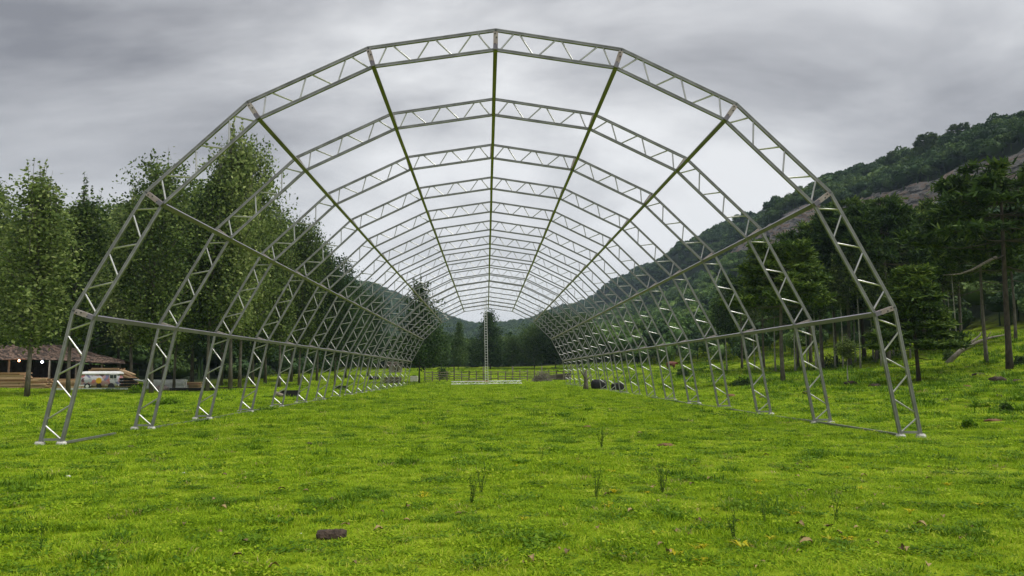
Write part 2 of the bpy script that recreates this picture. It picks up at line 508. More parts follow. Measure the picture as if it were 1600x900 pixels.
class MB:
    def __init__(s):
        s.v, s.f = [], []

    def add(s, v, f):
        o = len(s.v)
        s.v += [tuple(map(float, p)) for p in v]
        s.f += [tuple(i + o for i in q) for q in f]
        return s

    def beam(s, a, b, w, h, up=(0, 0, 1), ext=0.0):
        a, b = Vector(a), Vector(b)
        d = (b - a).normalized()
        a, b = a - d * ext, b + d * ext
        up = Vector(up)
        x = d.cross(up)
        if x.length < 1e-4:
            x = d.cross(Vector((0, 1, 0)))
        x.normalize()
        y = x.cross(d).normalized()
        v = []
        for p in (a, b):
            for sx, sy in ((-1, -1), (1, -1), (1, 1), (-1, 1)):
                v.append(p + x * sx * w / 2 + y * sy * h / 2)
        return s.add(v, [(3, 2, 1, 0), (4, 5, 6, 7), (0, 1, 5, 4), (1, 2, 6, 5), (2, 3, 7, 6), (3, 0, 4, 7)])

    def box(s, c, d):
        x, y, z = c
        return s.beam((x - d[0] / 2, y, z), (x + d[0] / 2, y, z), d[1], d[2])

    def tube(s, pts, rad, n=6, cap=True):
        pts = [Vector(p) for p in pts]
        rad = rad if hasattr(rad, '__len__') else [rad] * len(pts)
        v, f = [], []
        ref = Vector((0.31, 0.17, 0.93)) if abs((pts[-1] - pts[0]).normalized().z) < 0.8 else Vector((1, 0.1, 0))
        for i, p in enumerate(pts):
            d = (pts[min(i + 1, len(pts) - 1)] - pts[max(i - 1, 0)]).normalized()
            x = d.cross(ref).normalized()
            y = d.cross(x)
            for k in range(n):
                a = 2 * math.pi * k / n
                v.append(p + (x * math.cos(a) + y * math.sin(a)) * rad[i])
        for i in range(len(pts) - 1):
            for k in range(n):
                k2 = (k + 1) % n
                f.append((i * n + k, i * n + k2, (i + 1) * n + k2, (i + 1) * n + k))
        if cap:
            f.append(tuple(range(n - 1, -1, -1)))
            f.append(tuple(range((len(pts) - 1) * n, len(pts) * n)))
        return s.add(v, f)

    def blob(s, c, r, seed=0, n=10, m=7, rough=0.2, flat=None):
        rg = random.Random(seed)
        ph = [rg.uniform(0, 6.28) for _ in range(6)]
        v, f = [], []
        for i in range(m + 1):
            th = math.pi * i / m
            for k in range(n):
                a = 2 * math.pi * k / n
                q = 1 + rough * (math.sin(3 * a + ph[0] + 2 * th) * 0.5 + math.sin(5 * a + ph[1]) * 0.25 * math.sin(4 * th + ph[2]) + rg.uniform(-.4, .4))
                if i in (0, m):
                    q = 1
                v.append((c[0] + r[0] * q * math.sin(th) * math.cos(a), c[1] + r[1] * q * math.sin(th) * math.sin(a), c[2] + r[2] * q * math.cos(th) if flat is None else max(flat, c[2] + r[2] * q * math.cos(th))))
        for i in range(m):
            for k in range(n):
                k2 = (k + 1) % n
                f.append((i * n + k, (i + 1) * n + k, (i + 1) * n + k2, i * n + k2))
        return s.add(v, f)

    def mesh(s, name, mat, smooth=False):
        me = bpy.data.meshes.new(name)
        me.from_pydata(s.v, [], s.f)
        me.validate()
        me.update()
        me.materials.append(mat)
        if smooth:
            me.polygons.foreach_set('use_smooth', [True] * len(me.polygons))
        return me

    def build(s, name, mat, parent=None, smooth=False, loc=None, rz=0):
        return obj(name, s.mesh(name, mat, smooth), parent, loc, rz)


def obj(name, me, parent=None, loc=None, rz=0):
    o = bpy.data.objects.new(name, me)
    COL.objects.link(o)
    if parent:
        o.parent = parent
    if loc is not None:
        o.location = [float(c) for c in loc]
    if rz:
        o.rotation_euler = (0, 0, rz)
    return o


def tag(o, label=None, cat=None, group=None, kind=None):
    if label:
        o['label'] = label
    if cat:
        o['category'] = cat
    if group:
        o['group'] = group
    if kind:
        o['kind'] = kind
    return o


def thing(name, loc, label, cat, group=None, rz=0):
    o = obj(name, None, None, loc, rz)
    o.empty_display_size = 0.3
    return tag(o, label, cat, group)


# ------------------------------------------------------------------ ground sheet
def make_ground():
    def axis(segs):
        out = []
        for a, b, st in segs:
            out += list(np.arange(a, b, st))
        out.append(segs[-1][1])
        return np.array(out)
    xs = axis([(-1500, -420, 90), (-420, -200, 14), (-200, -60, 5), (-60, -16, 1.0), (-16, 16, 0.7), (16, 60, 0.7), (60, 135, 3), (135, 160, 0.8), (160, 210, 4), (210, 420, 16), (420, 1500, 90)])
    ys = axis([(-60, -16, 3), (-16, 60, 0.9), (60, 200, 2.0), (200, 400, 2.2), (400, 500, 6), (500, 1000, 14), (1000, 1600, 22), (1600, 4000, 200)])
    X, Y = np.meshgrid(xs, ys)
    Z = H(X, Y)
    # craggy cliff face
    c = np.clip(1 - np.abs(X + cliff_shift(Y) - 149.5) / 4.0, 0, 1)
    X2 = X + c * (2.2 * wob(Y, Z * 3, 13, 4) + 1.3 * wob(Y, Z * 2, 5.3, 5) + 0.9 * np.tanh(3 * np.sin(Z * 1.1 + 0.05 * Y)))
    v = np.stack([X2, Y, Z], -1).reshape(-1, 3)
    nx, ny = len(xs), len(ys)
    i = np.arange(nx - 1)[None, :] + nx * np.arange(ny - 1)[:, None]
    i = i.ravel()
    f = np.stack([i, i + 1, i + nx + 1, i + nx], -1)
    me = mesh_np('ground', v, f, M['ground'], True)
    me.materials.append(M['rock'])
    cx = (X + cliff_shift(Y))[:-1, :-1].ravel() + 0.5
    cy = Y[:-1, :-1].ravel()
    cz = Z[:-1, :-1].ravel()
    rock = (cx > 145.5) & (cx < 153.5) & (cy < 480)
    me.polygons.foreach_set('material_index', rock.astype(np.int32))
    o = obj('ground', me)
    tag(o, kind='structure')
    return o


make_ground()

# ------------------------------------------------------------------ the arched steel frame
SP, NF, LEAN, SLY = 5.0, 17, 0.0234, 0.0019
OUT = [(10.0, 0.0), (9.465, 3.014), (8.007, 5.751), (5.784, 7.902), (3.022, 9.237), (0.0, 9.70)]
INN = [(9.525, 0.0), (9.0, 2.852), (7.618, 5.458), (5.509, 7.509), (2.882, 8.787), (0.0, 9.214)]
outer = [(-x, z) for x, z in OUT] + [(x, z) for x, z in OUT[-2::-1]]
inner = [(-x, z) for x, z in INN] + [(x, z) for x, z in INN[-2::-1]]


def L3(p, y=0.0):
    return Vector((p[0] + LEAN * p[1], y, p[1]))


hall = thing('hall_frame', (0, 0, 0), 'long arched galvanised steel truss frame of an unfinished hall on the pasture', 'hall frame')


def build_frame():
    chord_me, brace_me, plate_me, foot_me = [], [], [], []
    for ring in (outer, inner):
        for i in range(10):
            a, b = L3(ring[i]), L3(ring[i + 1])
            mb = MB()
            nrm = Vector((-(b - a).z, 0, (b - a).x)).normalized()
            mb.beam(a, b, 0.074, 0.070, up=nrm, ext=0.010)
            # rolled lip along both sides of the channel
            for s in (-1, 1):
                mb.beam(a + Vector((0, s * 0.039, 0)) + nrm * 0.022, b + Vector((0, s * 0.039, 0)) + nrm * 0.022, 0.012, 0.022, up=nrm)
            chord_me.append(mb.mesh('chord', M['steel']))
    for i in range(10):
        oa, ob_, ia, ib = (L3(q) for q in (outer[i], outer[i + 1], inner[i], inner[i + 1]))
        fl = i < 5
        ts = [0, 1 / 6, 2 / 6, 3 / 6, 4 / 6, 5 / 6, 1]
        for k in range(6):
            g = 0.018
            t0, t1 = ts[k] + g, ts[k + 1] - g
            if k == 0:
                t0 = 0.035
            if k == 5:
                t1 = 0.965
            if k % 2 == 0:
                a, b = ia.lerp(ib, t0), oa.lerp(ob_, t1)
            else:
                a, b = oa.lerp(ob_, t0), ia.lerp(ib, t1)
            mb = MB().tube([a, b], 0.021, 6)
            brace_me.append(mb.mesh('brace', M['brace_steel'], False))
    for i in range(1, 10):
        a, b = L3(outer[i]), L3(inner[i])
        mb = MB()
        d = (b - a).normalized()
        mb.beam(a + d * 0.06, b - d * 0.03, 0.14, 0.11, up=Vector((0, 1, 0)).cross(d))
        me = mb.mesh('gusset_plate', M['plate'])
        bl = []
        for t in (0.22, 0.42, 0.75):
            c = a.lerp(b, t) + d.cross(Vector((0, 1, 0))) * (0.02 if t == 0.42 else -0.015)
            bl.append(MB().tube([c + Vector((0, -0.083, 0)), c + Vector((0, -0.069, 0))], 0.018, 6).mesh('bolt', M['bolt']))
        plate_me.append((me, bl))
    for s in (0, 10):
        for ring in (outer, inner):
            c = L3(ring[s])
            mb = MB()
            mb.tube([(c.x, 0, -0.08), (c.x, 0, 0.055), (c.x, 0, 0.075)], [0.115, 0.11, 0.09], 12)
            mb.beam((c.x - 0.07, 0, 0.083), (c.x + 0.07, 0, 0.083), 0.14, 0.014)
            foot_me.append(mb.mesh('footing', M['concrete']))
        a, b = L3(outer[s]), L3(inner[s])
        mb = MB().beam((a.x, 0, 0.125), (b.x, 0, 0.125), 0.05, 0.05)
        foot_me.append(mb.mesh('sole_bar', M['steel']))
    return chord_me, brace_me, plate_me, foot_me


chords, braces, plates, feet = build_frame()
rest = MB()
for n in range(NF):
    y = n * SP
    a = obj('truss_arch', None, hall, (RNG.normal(0, 0.012), y, SLY * y))
    a.empty_display_size = 0.3
    for me in chords:
        obj('chord', me, a)
    if n < 5:
        for me in braces:
            obj('brace', me, a)
    else:
        for me in braces:
            v = [Vector(q.co) + Vector((a.location.x, y, SLY * y)) for q in me.vertices]
            rest.add(v, [tuple(p.vertices) for p in me.polygons])
    for me, bl in plates:
        g = obj('gusset_plate', me, a)
        if n == 0:
            for q in bl:
                obj('bolt', q, a)
    for me in feet:
        obj(me.name.split('.')[0], me, a)
tag(rest.build('brace', M['brace_steel'], hall), kind='stuff')

for i in range(1, 10):
    c = L3(inner[i])
    o_ = L3(outer[i])
    nrm = (o_ - c).normalized()
    side = Vector((nrm.z, 0, -nrm.x))
    mb = MB()
    base = c + nrm * 0.03
    for n in range(NF - 1):
        j0, j1 = RNG.normal(0, 0.006, 2)
        p0 = base + Vector((j0, n * SP + (0.0 if n else -0.12), SLY * n * SP))
        p1 = base + Vector((j1, (n + 1) * SP - 0.015 + (0.12 if n == NF - 2 else 0), SLY * (n + 1) * SP))
        mb.beam(p0, p1, 0.10, 0.12, up=nrm)
        for s in (-1, 1):   # lips of the channel, standing proud along the open side
            mb.beam(p0 + nrm * 0.070 + side * s * 0.037, p1 + nrm * 0.070 + side * s * 0.037, 0.024, 0.018, up=nrm)
    mb.build('purlin', M['purlin_steel'], hall)
for s in (0, 10):
    c = L3(inner[s])
    for n in range(NF - 1):
        if s == 0 and n == 0:
            seg = [(0.1, 2.7)]
        else:
            seg = [(0.1, SP - 0.1)]
        for a_, b_ in seg:
            y0, y1 = n * SP + a_, n * SP + b_
            z0 = float(H(c.x, y0)) + 0.055
            z1 = float(H(c.x, y1)) + 0.055
            MB().beam((c.x + RNG.normal(0, .03), y0, z0), (c.x + RNG.normal(0, .03), y1, z1), 0.06, 0.05).build('base_rail', M['steel'], hall)


# ------------------------------------------------------------------ lattice mast and beams past the far end
def ladder_mast():
    b = at_y(760.5, 601, 84.0)
    z0 = float(H(b[0], 84.0))
    t = thing('lattice_mast', (b[0], 84.0, z0), 'tall slim steel lattice mast standing upright past the far end of the hall frame', 'mast')
    hgt = height_to((b[0], 84.0, z0), 463)
    w, lean = 0.17, -0.012
    for sx in (-1, 1):
        for sy in (-1, 1):
            MB().tube([(sx * w, sy * w, 0.1), (sx * w * 0.85 + lean * hgt, sy * w * 0.85, hgt)], 0.03, 6).build('upright', M['white_metal'], t)
    n = 34
    for i in range(n):
        z = 0.3 + (hgt - 0.4) * i / (n - 1)
        for sy in (-1, 1):
            MB().tube([(-w + lean * z, sy * w * .92, z), (w + lean * z, sy * w * .92, z)], 0.02, 5).build('rung', M['white_metal'], t)
    for sx in (-1, 1):
        for i in range(17):
            z = 0.3 + i * 0.68
            if z + 0.7 > hgt:
                break
            MB().tube([(sx * w * .95 + lean * z, -w, z), (sx * w * .95 + lean * z, w, z + 0.66)], 0.014, 5).build('brace', M['white_metal'], t)
    MB().box((0, 0, 0.05), (0.8, 0.8, 0.1)).build('base_plate', M['white_metal'], t)

    def lying(px0, px1, py, Y, dy, label):
        a, c = at_y(px0, py, Y), at_y(px1, py, Y)
        L_ = c[0] - a[0]
        zz = float(H(a[0], Y))
        q = thing('truss_beam', (a[0], Y, zz), label, 'truss')
        q.rotation_euler = (0, 0, math.atan2(dy, L_))
        for yy, zz_ in ((0, 0.12), (0.45, 0.12), (0.22, 0.42)):
            MB().tube([(0, yy, zz_), (L_, yy, zz_)], 0.05, 6).build('chord', M['white_metal'], q)
        k = int(L_ / 0.4)
        for i in range(k):
            x0, x1 = i * L_ / k, (i + 1) * L_ / k
            p = [(x0, 0, 0.12), (x1, 0.22, 0.42)] if i % 2 == 0 else [(x0, 0.22, 0.42), (x1, 0, 0.12)]
            MB().tube(p, 0.022, 5).build('brace', M['white_metal'], q)
    lying(705, 757, 603, 80.5, 0.0, 'white steel truss beam lying on the grass left of the mast foot')
    lying(764, 817, 601.5, 83.2, 0.9, 'white steel truss beam lying on the grass right of the mast foot')


ladder_mast()


# ------------------------------------------------------------------ trees
def leaf_quads(C, size, rg, aspect=0.62, up=0.4):
    n = len(C)
    nr = rg.normal(size=(n, 3))
    nr[:, 2] += up
    nr /= np.linalg.norm(nr, axis=1)[:, None]
    t = rg.normal(size=(n, 3))
    u = np.cross(nr, t)
    u /= np.linalg.norm(u, axis=1)[:, None] + 1e-9
    w = np.cross(nr, u)
    s = (size * rg.uniform(0.6, 1.3, n))[:, None]
    v = np.stack([C - u * s * .5, C - w * s * .5 * aspect + nr * s * 0.06, C + u * s * .5, C + w * s * .5 * aspect + nr * s * 0.06], 1).reshape(-1, 3)
    f = np.arange(4 * n).reshape(-1, 4)
    return v, f


def broadleaf(seed, Ht, base, Rad, nl, leaf, per, asc=0.75, r0=None, profile='round', mat='poplar', bark='bark', wob_=0.4, sprays=38):
    rg = np.random.default_rng(seed)
    r0 = r0 or Ht * 0.0085
    tr = MB()
    ph = rg.uniform(0, 6.28, 2)

    def axis(t):
        return np.array([wob_ * math.sin(2.3 * t + ph[0]) * t, wob_ * math.sin(2.9 * t + ph[1]) * t, t * Ht])
    ts = np.linspace(0, 1, 9)
    tr.tube([axis(t) - np.array([0, 0, 0.25 if t == 0 else 0]) for t in ts], [r0 * (1.35 if t == 0 else 1) * (1 - t * 0.93) for t in ts], 7)
    pts = []
    az = rg.uniform(0, 6.28)
    for i in range(nl):
        t = base + (0.985 - base) * (i + rg.uniform(0, 0.8)) / nl
        q = (t - base) / (1 - base)
        if profile == 'round':
            ln = Rad * (0.45 + 0.75 * math.sin(math.pi * min(1, q * 0.82 + 0.12)))
        elif profile == 'cone':
            ln = Rad * (1.08 - q) ** 0.8
        elif profile == 'column':
            ln = Rad * (0.75 + 0.3 * math.sin(math.pi * q)) * (1.0 if q < 0.75 else (1.12 - q) / 0.37)
        ln *= rg.uniform(0.7, 1.2)
        az += 2.4 + rg.normal(0, 0.3)
        a = asc * rg.uniform(0.7, 1.25) * (0.45 + 0.75 * q)
        d = np.array([math.cos(az) * math.cos(a), math.sin(az) * math.cos(a), math.sin(a)])
        p0 = axis(t)
        p1 = p0 + d * ln * 0.55
        p2 = p0 + d * ln + np.array([0, 0, ln * 0.16])
        rr = max(0.018, r0 * 0.42 * (1 - q * 0.75))
        tr.tube([p0, p1, p2], [rr, rr * 0.6, 0.012], 5, False)
        m = int(per * ln / Rad * (1.1 - 0.45 * q)) + 3
        for _ in range(m):
            s = rg.uniform(0.18, 1.05) ** 0.8
            c = (p0 + (p1 - p0) * s / 0.55) if s < 0.55 else (p1 + (p2 - p1) * (s - 0.55) / 0.45)
            k = rg.integers(5, 12)
            off = rg.normal(0, 1, 3) * np.array([0.42, 0.42, 0.36]) * (0.5 + ln * 0.22)
            pts.append(c + off + rg.normal(0, 1, (k, 3)) * leaf * 1.05)
    for j in range(sprays):     # upright shoots that break the outline of the crown
        t = rg.uniform(0.62, 0.97)
        a, q = rg.uniform(0, 6.28), Rad * rg.uniform(0.1, 0.75) * (1.15 - t)
        c = axis(t) + np.array([math.cos(a) * q * 2, math.sin(a) * q * 2, Ht * 0.035])
        ln = rg.uniform(1.6, 3.8)
        tip = c + np.array([rg.normal(0, .18), rg.normal(0, .18), ln])
        tr.tube([c, tip], [0.025, 0.006], 4, False)
        k = 16
        u = np.sort(rg.uniform(0, 1, k))[:, None]
        pts.append(c + (tip - c) * u + rg.normal(0, 0.16, (k, 3)) * (1.15 - u))
    top = axis(1.0)
    for j in range(int(per * 0.5)):
        k = rg.integers(3, 7)
        c = axis(1 - 0.12 * rg.uniform()) + rg.normal(0, 1, 3) * np.array([0.28, 0.28, 0.45])
        pts.append(c + rg.normal(0, 1, (k, 3)) * leaf * 0.8)
    P = np.concatenate(pts)
    P = P[P[:, 2] > base * Ht * 0.72]
    v, f = leaf_quads(P, leaf, rg)
    return tr.mesh('trunk', M[bark], True), mesh_np('crown', v, f, M[mat])


def araucaria(seed, Ht, R0, base, levels, r0, lean=0.0, flat=True, dead=2):
    """candelabra pine: bare trunk, whorls of upswept boughs with brush tufts at the ends"""
    rg = np.random.default_rng(seed)
    tr = MB()
    lx = lean
    ts = np.linspace(0, 1, 10)

    def axis(t):
        return np.array([lx * t * Ht + 0.12 * math.sin(4 * t + seed), 0.1 * math.sin(3 * t), t * Ht])
    tr.tube([axis(t) - np.array([0, 0, .3 if t == 0 else 0]) for t in ts], [r0 * (1.3 if t == 0 else 1) * (1 - 0.62 * t) for t in ts], 9)
    segs = []
    tuft = []
    for l in range(levels):
        q = l / max(1, levels - 1)
        t = base + (1.0 - base) * q * 0.96
        n = int(rg.integers(7, 10))
        a0 = rg.uniform(0, 6.28)
        for k in range(n):
            if rg.uniform() < 0.08:
                continue
            az = a0 + 6.283 * k / n + rg.normal(0, 0.12)
            ln = R0 * (1.0 - 0.42 * q if flat else 1.05 - 0.85 * q) * rg.uniform(0.78, 1.15)
            rise = ln * (0.10 + 0.30 * q) * rg.uniform(0.7, 1.3)
            o = np.array([math.cos(az), math.sin(az), 0])
            p0 = axis(t)
            p1 = p0 + o * ln * 0.45 - np.array([0, 0, ln * 0.05])
            p2 = p0 + o * ln * 0.82 + np.array([0, 0, rise * 0.35])
            p3 = p0 + o * ln + np.array([0, 0, rise])
            rr = r0 * 0.2
            tr.tube([p0, p1, p2, p3], [rr, rr * .8, rr * .55, rr * .35], 5, False)
            tuft.append((p3, 1.0)); tuft.append((p2 + np.array([0, 0, .15]), 0.85))
            for j in range(int(rg.integers(4, 7))):
                s = rg.uniform(0.42, 0.98)
                c = p1 + (p3 - p1) * s
                sd_ = rg.normal(0, 1)
                e = c + np.array([-math.sin(az), math.cos(az), 0]) * sd_ * ln * 0.20 + np.array([0, 0, abs(rg.normal(0.1, 0.22)) + .1])
                tr.tube([c, e], [rr * .35, rr * .2], 4, False)
                tuft.append((e, rg.uniform(0.6, 1.0)))
    for k in range(9):
        tuft.append((axis(1.0) + rg.normal(0, 1, 3) * np.array([R0 * .16, R0 * .16, 0.18]), 0.9))
    for k in range(dead):
        az = rg.uniform(-0.6, 0.6) + (math.pi if k % 2 else 0)
        t = base - 0.08 - 0.06 * k
        o = np.array([math.cos(az), math.sin(az), 0])
        p0 = axis(t)
        ln = R0 * rg.uniform(.5, .8)
        tr.tube([p0, p0 + o * ln * .5 - np.array([0, 0, .15 * ln]), p0 + o * ln - np.array([0, 0, .1 * ln])], [.06, .045, .015], 5, False)
    V, F = [], []
    cnt = 0
    for c, s in tuft:
        m = 64
        r = 0.74 * s * (0.75 + R0 * 0.06)
        d = rg.normal(0, 1, (m, 3))
        d[:, 2] = d[:, 2] * 0.75 + 0.35
        d /= np.linalg.norm(d, axis=1)[:, None]
        b = c + rg.normal(0, 1, (m, 3)) * np.array([r * .38, r * .38, r * .16])
        ln = (r * rg.uniform(0.6, 1.1, m))[:, None]
        sdv = np.cross(d, rg.normal(0, 1, (m, 3)))
        sdv /= np.linalg.norm(sdv, axis=1)[:, None] + 1e-9
        w = ln * 0.20
        v = np.stack([b - sdv * w * .5, b + sdv * w * .5, b + d * ln * .7 + sdv * w * .7, b + d * ln - sdv * w * .2], 1).reshape(-1, 3)
        V.append(v)
    v = np.concatenate(V)
    f = np.arange(len(v)).reshape(-1, 4)
    return tr.mesh('trunk', M['dark_bark' if seed % 2 else 'bark'], True), mesh_np('crown', v, f, M['araucaria'])


def plant_tree(name, meshes, loc, label, cat='tree', group=None, rz=0, s=1.0, sz=None):
    o = thing(name, loc, label, cat, group, rz)
    o.scale = (s, s, sz or s)
    obj('trunk', meshes[0], o)
    obj('crown', meshes[1], o)
    return o


# left row: tall loose-leaved poplars, H about 18 m meshes scaled to what the photo shows
POP = [broadleaf(11, 18, 0.24, 2.7, 62, 0.30, 26, asc=0.95, profile='column'),
       broadleaf(12, 18, 0.22, 3.3, 66, 0.30, 28, asc=0.85, profile='round'),
       broadleaf(13, 18, 0.28, 2.5, 60, 0.30, 24, asc=1.0, profile='column'),
       broadleaf(14, 18, 0.20, 4.3, 70, 0.32, 28, asc=0.75, profile='round', mat='darkleaf')]
left_trees = [
    # px, py of the foot, px row of the top, variant, width factor, label
    (42, 621, 268, 0, 1.10, 'slender pale-trunked poplar in front of the lumber under the shed lamps'),
    (106, 617, 300, 2, 1.05, 'poplar with a thick mossy trunk between the lumber stacks and the painted van'),
    (-45, 617, 285, 1, 1.1, 'leafy poplar with its trunk beyond the end of the lumber stack'),
    (236, 615, 262, 1, 0.85, 'poplar rising from the stack of galvanised tubes beside the black crates'),
    (271, 612, 325, 0, 0.75, 'thin young poplar standing at the end of the galvanised tube stack'),
    (324, 613, 258, 2, 0.85, 'poplar standing at the bundle of black tubes'),
    (360, 610, 206, 0, 0.78, 'tallest poplar with a pointed sparse top above the others of the row'),
    (374, 608, 232, 1, 0.70, 'stout-trunked poplar close beside the tallest poplar'),
    (436, 606, 338, 2, 0.85, 'poplar standing behind the black trough with the pale log'),
    (467, 604, 352, 1, 0.75, 'thick-trunked tree with cut logs leaning at its foot'),
    (523, 603, 405, 3, 0.72, 'dark small tree behind the smaller black trough'),
]
for px, py, top, k, wd, lab in left_trees:
    b = ground(px, py)
    h = height_to(b, top)
    plant_tree('poplar_tree', POP[k], b, lab, 'tree', 'trees along the left side of the hall frame', RNG.uniform(0, 6.28), wd * h / 18 * 1.0 + 0.1, h / 18 * 0.93)
back_row = [(20, 112, 345, 3), (75, 118, 338, 1), (140, 108, 325, 3), (185, 112, 325, 1), (205, 100, 305, 0), (255, 105, 330, 3), (300, 108, 300, 1), (345, 104, 300, 3), (395, 112, 340, 3), (415, 118, 345, 1), (455, 128, 360, 3), (495, 130, 385, 1), (540, 140, 442, 3), (575, 150, 462, 3)]
back_lab = ['behind the middle of the shed roof', 'behind the shed roof above the cool lamp', 'behind the painted van', 'behind the plank stack that shows above the van', 'behind the black crates', 'behind the galvanised tube stack', 'behind the orange planks', 'behind the row of dark logs', 'right behind the tallest poplar', 'between the tallest poplar and the larger black trough', 'behind the thick-trunked tree with the cut logs', 'behind the smaller black trough', 'on the slope left of the low black bundle', 'on the slope behind the low black bundle']
for (px, d, top, k), bl_ in zip(back_row, back_lab):
    b = on_depth(px, d)
    h = height_to(b, top)
    plant_tree('broadleaf_tree', POP[k], b, 'dense dark broadleaf tree of the wood, ' + bl_, 'tree', 'trees of the wood behind the poplar row', RNG.uniform(0, 6.28), h / 18 * 1.05, h / 18 * 0.93)

# centre: trees behind the fence
CEN = [broadleaf(21, 16, 0.16, 5.0, 66, 0.42, 26, asc=0.5, profile='cone', mat='darkleaf', bark='dark_bark', sprays=4),
       broadleaf(22, 16, 0.10, 3.3, 70, 0.40, 24, asc=0.35, profile='cone', mat='darkleaf', bark='dark_bark', sprays=4),
       broadleaf(23, 14, 0.15, 5.4, 60, 0.42, 28, asc=0.6, profile='round', mat='darkleaf', bark='bark')]
b = ground(655, 599)
h = height_to(b, 446)
plant_tree('broad_conical_tree', CEN[0], b, 'broad dark conical tree with a short bare trunk at the end of the fence', 'tree', None, 1.0, h / 16 * 0.98, h / 16)
for px, d, top, k, wd, lab in [
    (690, 188, 528, 2, 0.9, 'rounded dark tree between the broad conical tree and the dark spire'),
    (716, 185, 508, 1, 0.85, 'narrow dark spire-like tree behind the fence'),
    (742, 200, 535, 2, 0.8, 'low dark tree between the spire and the tall top-heavy tree'),
    (766, 190, 492, 1, 1.35, 'tall dark tree behind the mast, its top above the neighbours'),
    (800, 196, 530, 2, 1.0, 'rounded tree right beside the tall tree behind the mast'),
    (835, 192, 512, 2, 1.2, 'wide dark green tree above the brush heap by the fence'),
    (868, 186, 496, 2, 1.15, 'wide domed tree behind the timber pile at the fence end'),
    (905, 182, 498, 2, 1.2, 'domed tree seen through the far right legs of the hall frame')]:
    b = on_depth(px, d)
    h = height_to(b, top)
    plant_tree('woodland_tree', CEN[k], b, lab, 'tree', 'trees behind the fence', RNG.uniform(0, 6.28), wd * h / 15, h / 15)

# right: araucarias
ARA = [araucaria(31, 15, 5.6, 0.70, 5, 0.22, -0.02), araucaria(32, 15, 4.3, 0.60, 6, 0.20, 0.0), araucaria(33, 13, 3.1, 0.30, 9, 0.16, 0.01, flat=False), araucaria(34, 15, 4.8, 0.70, 5, 0.21, 0.015)]
for px, py, top, k, wd, lab in [
    (1577, 578, 292, 0, 1.12, 'tall araucaria with a flat umbrella crown and one long bare drooping bough'),
    (1541, 570, 360, 3, 0.9, 'araucaria with a dark straight trunk behind the leaning dead branches'),
    (1434, 597, 425, 2, 1.05, 'short bushy araucaria with a bright green layered crown beside the front right leg'),
    (1225, 597, 400, 1, 1.05, 'araucaria with a thick dark trunk seen between two right frame legs'),
    (1328, 573, 352, 3, 1.0, 'araucaria with a broad dark crown right of the pale slim trunks'),
    (1390, 570, 346, 3, 0.95, 'araucaria with a broad flat crown behind the short bushy one'),
    (1285, 578, 378, 1, 1.0, 'araucaria with a layered dark crown at the edge of the pale trunks')]:
    b = ground(px, py)
    h = height_to(b, top)
    hh = 13 if k == 2 else 15
    plant_tree('araucaria_tree', ARA[k], b, lab, 'tree', 'araucarias on the right pasture', RNG.uniform(0, 6.28), wd * (h / hh * 0.5 + 0.5), h / hh)
for px, d, top, k in [(1248, 104, 396, 1), (1308, 98, 366, 3), (1352, 100, 350, 0), (1370, 92, 372, 1), (1412, 96, 345, 0), (1448, 94, 356, 3), (1480, 90, 372, 1), (1505, 96, 350, 3), (1268, 112, 385, 3), (1590, 84, 352, 1), (1195, 118, 430, 1), (1160, 124, 445, 3)]:
    b = on_depth(px, d)
    h = height_to(b, top)
    plant_tree('araucaria_tree', ARA[k], b, 'dark araucaria in the dense stand at the foot of the right hillside', 'tree', 'araucarias of the hillside stand', RNG.uniform(0, 6.28), h / 15, h / 15)

# pale slim trunks with small crowns among the araucarias
SLIM = [broadleaf(41, 14, 0.55, 1.9, 30, 0.34, 18, asc=0.8, r0=0.13, profile='round', mat='darkleaf', bark='pale_bark', wob_=0.25),
        broadleaf(42, 14, 0.62, 1.6, 26, 0.34, 16, asc=0.9, r0=0.11, profile='column', mat='poplar', bark='pale_bark', wob_=0.2)]
for i, (px, d) in enumerate([(1243, 92), (1262, 96), (1276, 90), (1283, 101), (1306, 95), (1318, 90), (1338, 97), (1345, 88), (1366, 96), (1378, 86), (1398, 92), (1424, 88), (1462, 92), (1488, 90), (1212, 100), (1180, 110), (1136, 118), (1498, 86)]):
    b = on_depth(px, d)
    h = 9.5 + (i * 37 % 10) * 0.35
    plant_tree('slim_tree', SLIM[i % 2], b, 'slim pale-trunked tree standing among the araucarias', 'tree', 'slim pale trunks among the araucarias', RNG.uniform(0, 6.28), 0.85, h / 14)
b = ground(1325, 600)
plant_tree('sapling', SLIM[1], b, 'small pale sapling on the pasture in front of the araucaria stand', 'tree', None, 0.5, 0.42, height_to(b, 535) / 14)

# fallen dead tree leaning on the right
b = ground(1480, 568)
fy = b[1]


def P(px, py, Y=None):
    q = at_y(px, py, Y if Y is not None else fy)
    return q - b


t = thing('fallen_tree', b, 'fallen bare dead tree propped on the slope under the tall umbrella araucaria', 'dead tree')
MB().tube([P(1478, 570), P(1500, 549), P(1525, 535), P(1550, 527), P(1570, 523)], [0.26, 0.22, 0.16, 0.10, 0.04], 7).build('trunk', M['dead_wood'], t, True)
MB().tube([P(1503, 548), P(1520, 533), P(1530, 525), P(1533, 519)], [0.18, 0.12, 0.08, 0.03], 6).build('branch', M['dead_wood'], t, True)
MB().tube([P(1538, 531), P(1544, 526, fy - .3), P(1549, 517, fy - .5)], [0.07, 0.05, 0.02], 5).build('branch', M['dead_wood'], t, True)
b = ground(1577, 578)
fy = b[1] - 0.4
t = thing('dead_bough', b, 'long bare pale bough drooping from the trunk of the umbrella araucaria', 'branch')
MB().tube([P(1556, 402, fy), P(1540, 410, fy - 1), P(1520, 421, fy - 1.6), P(1500, 428, fy - 2), P(1474, 430, fy - 2.4)], [0.12, 0.10, 0.08, 0.06, 0.02], 6).build('stem', M['dead_wood'], t, True)

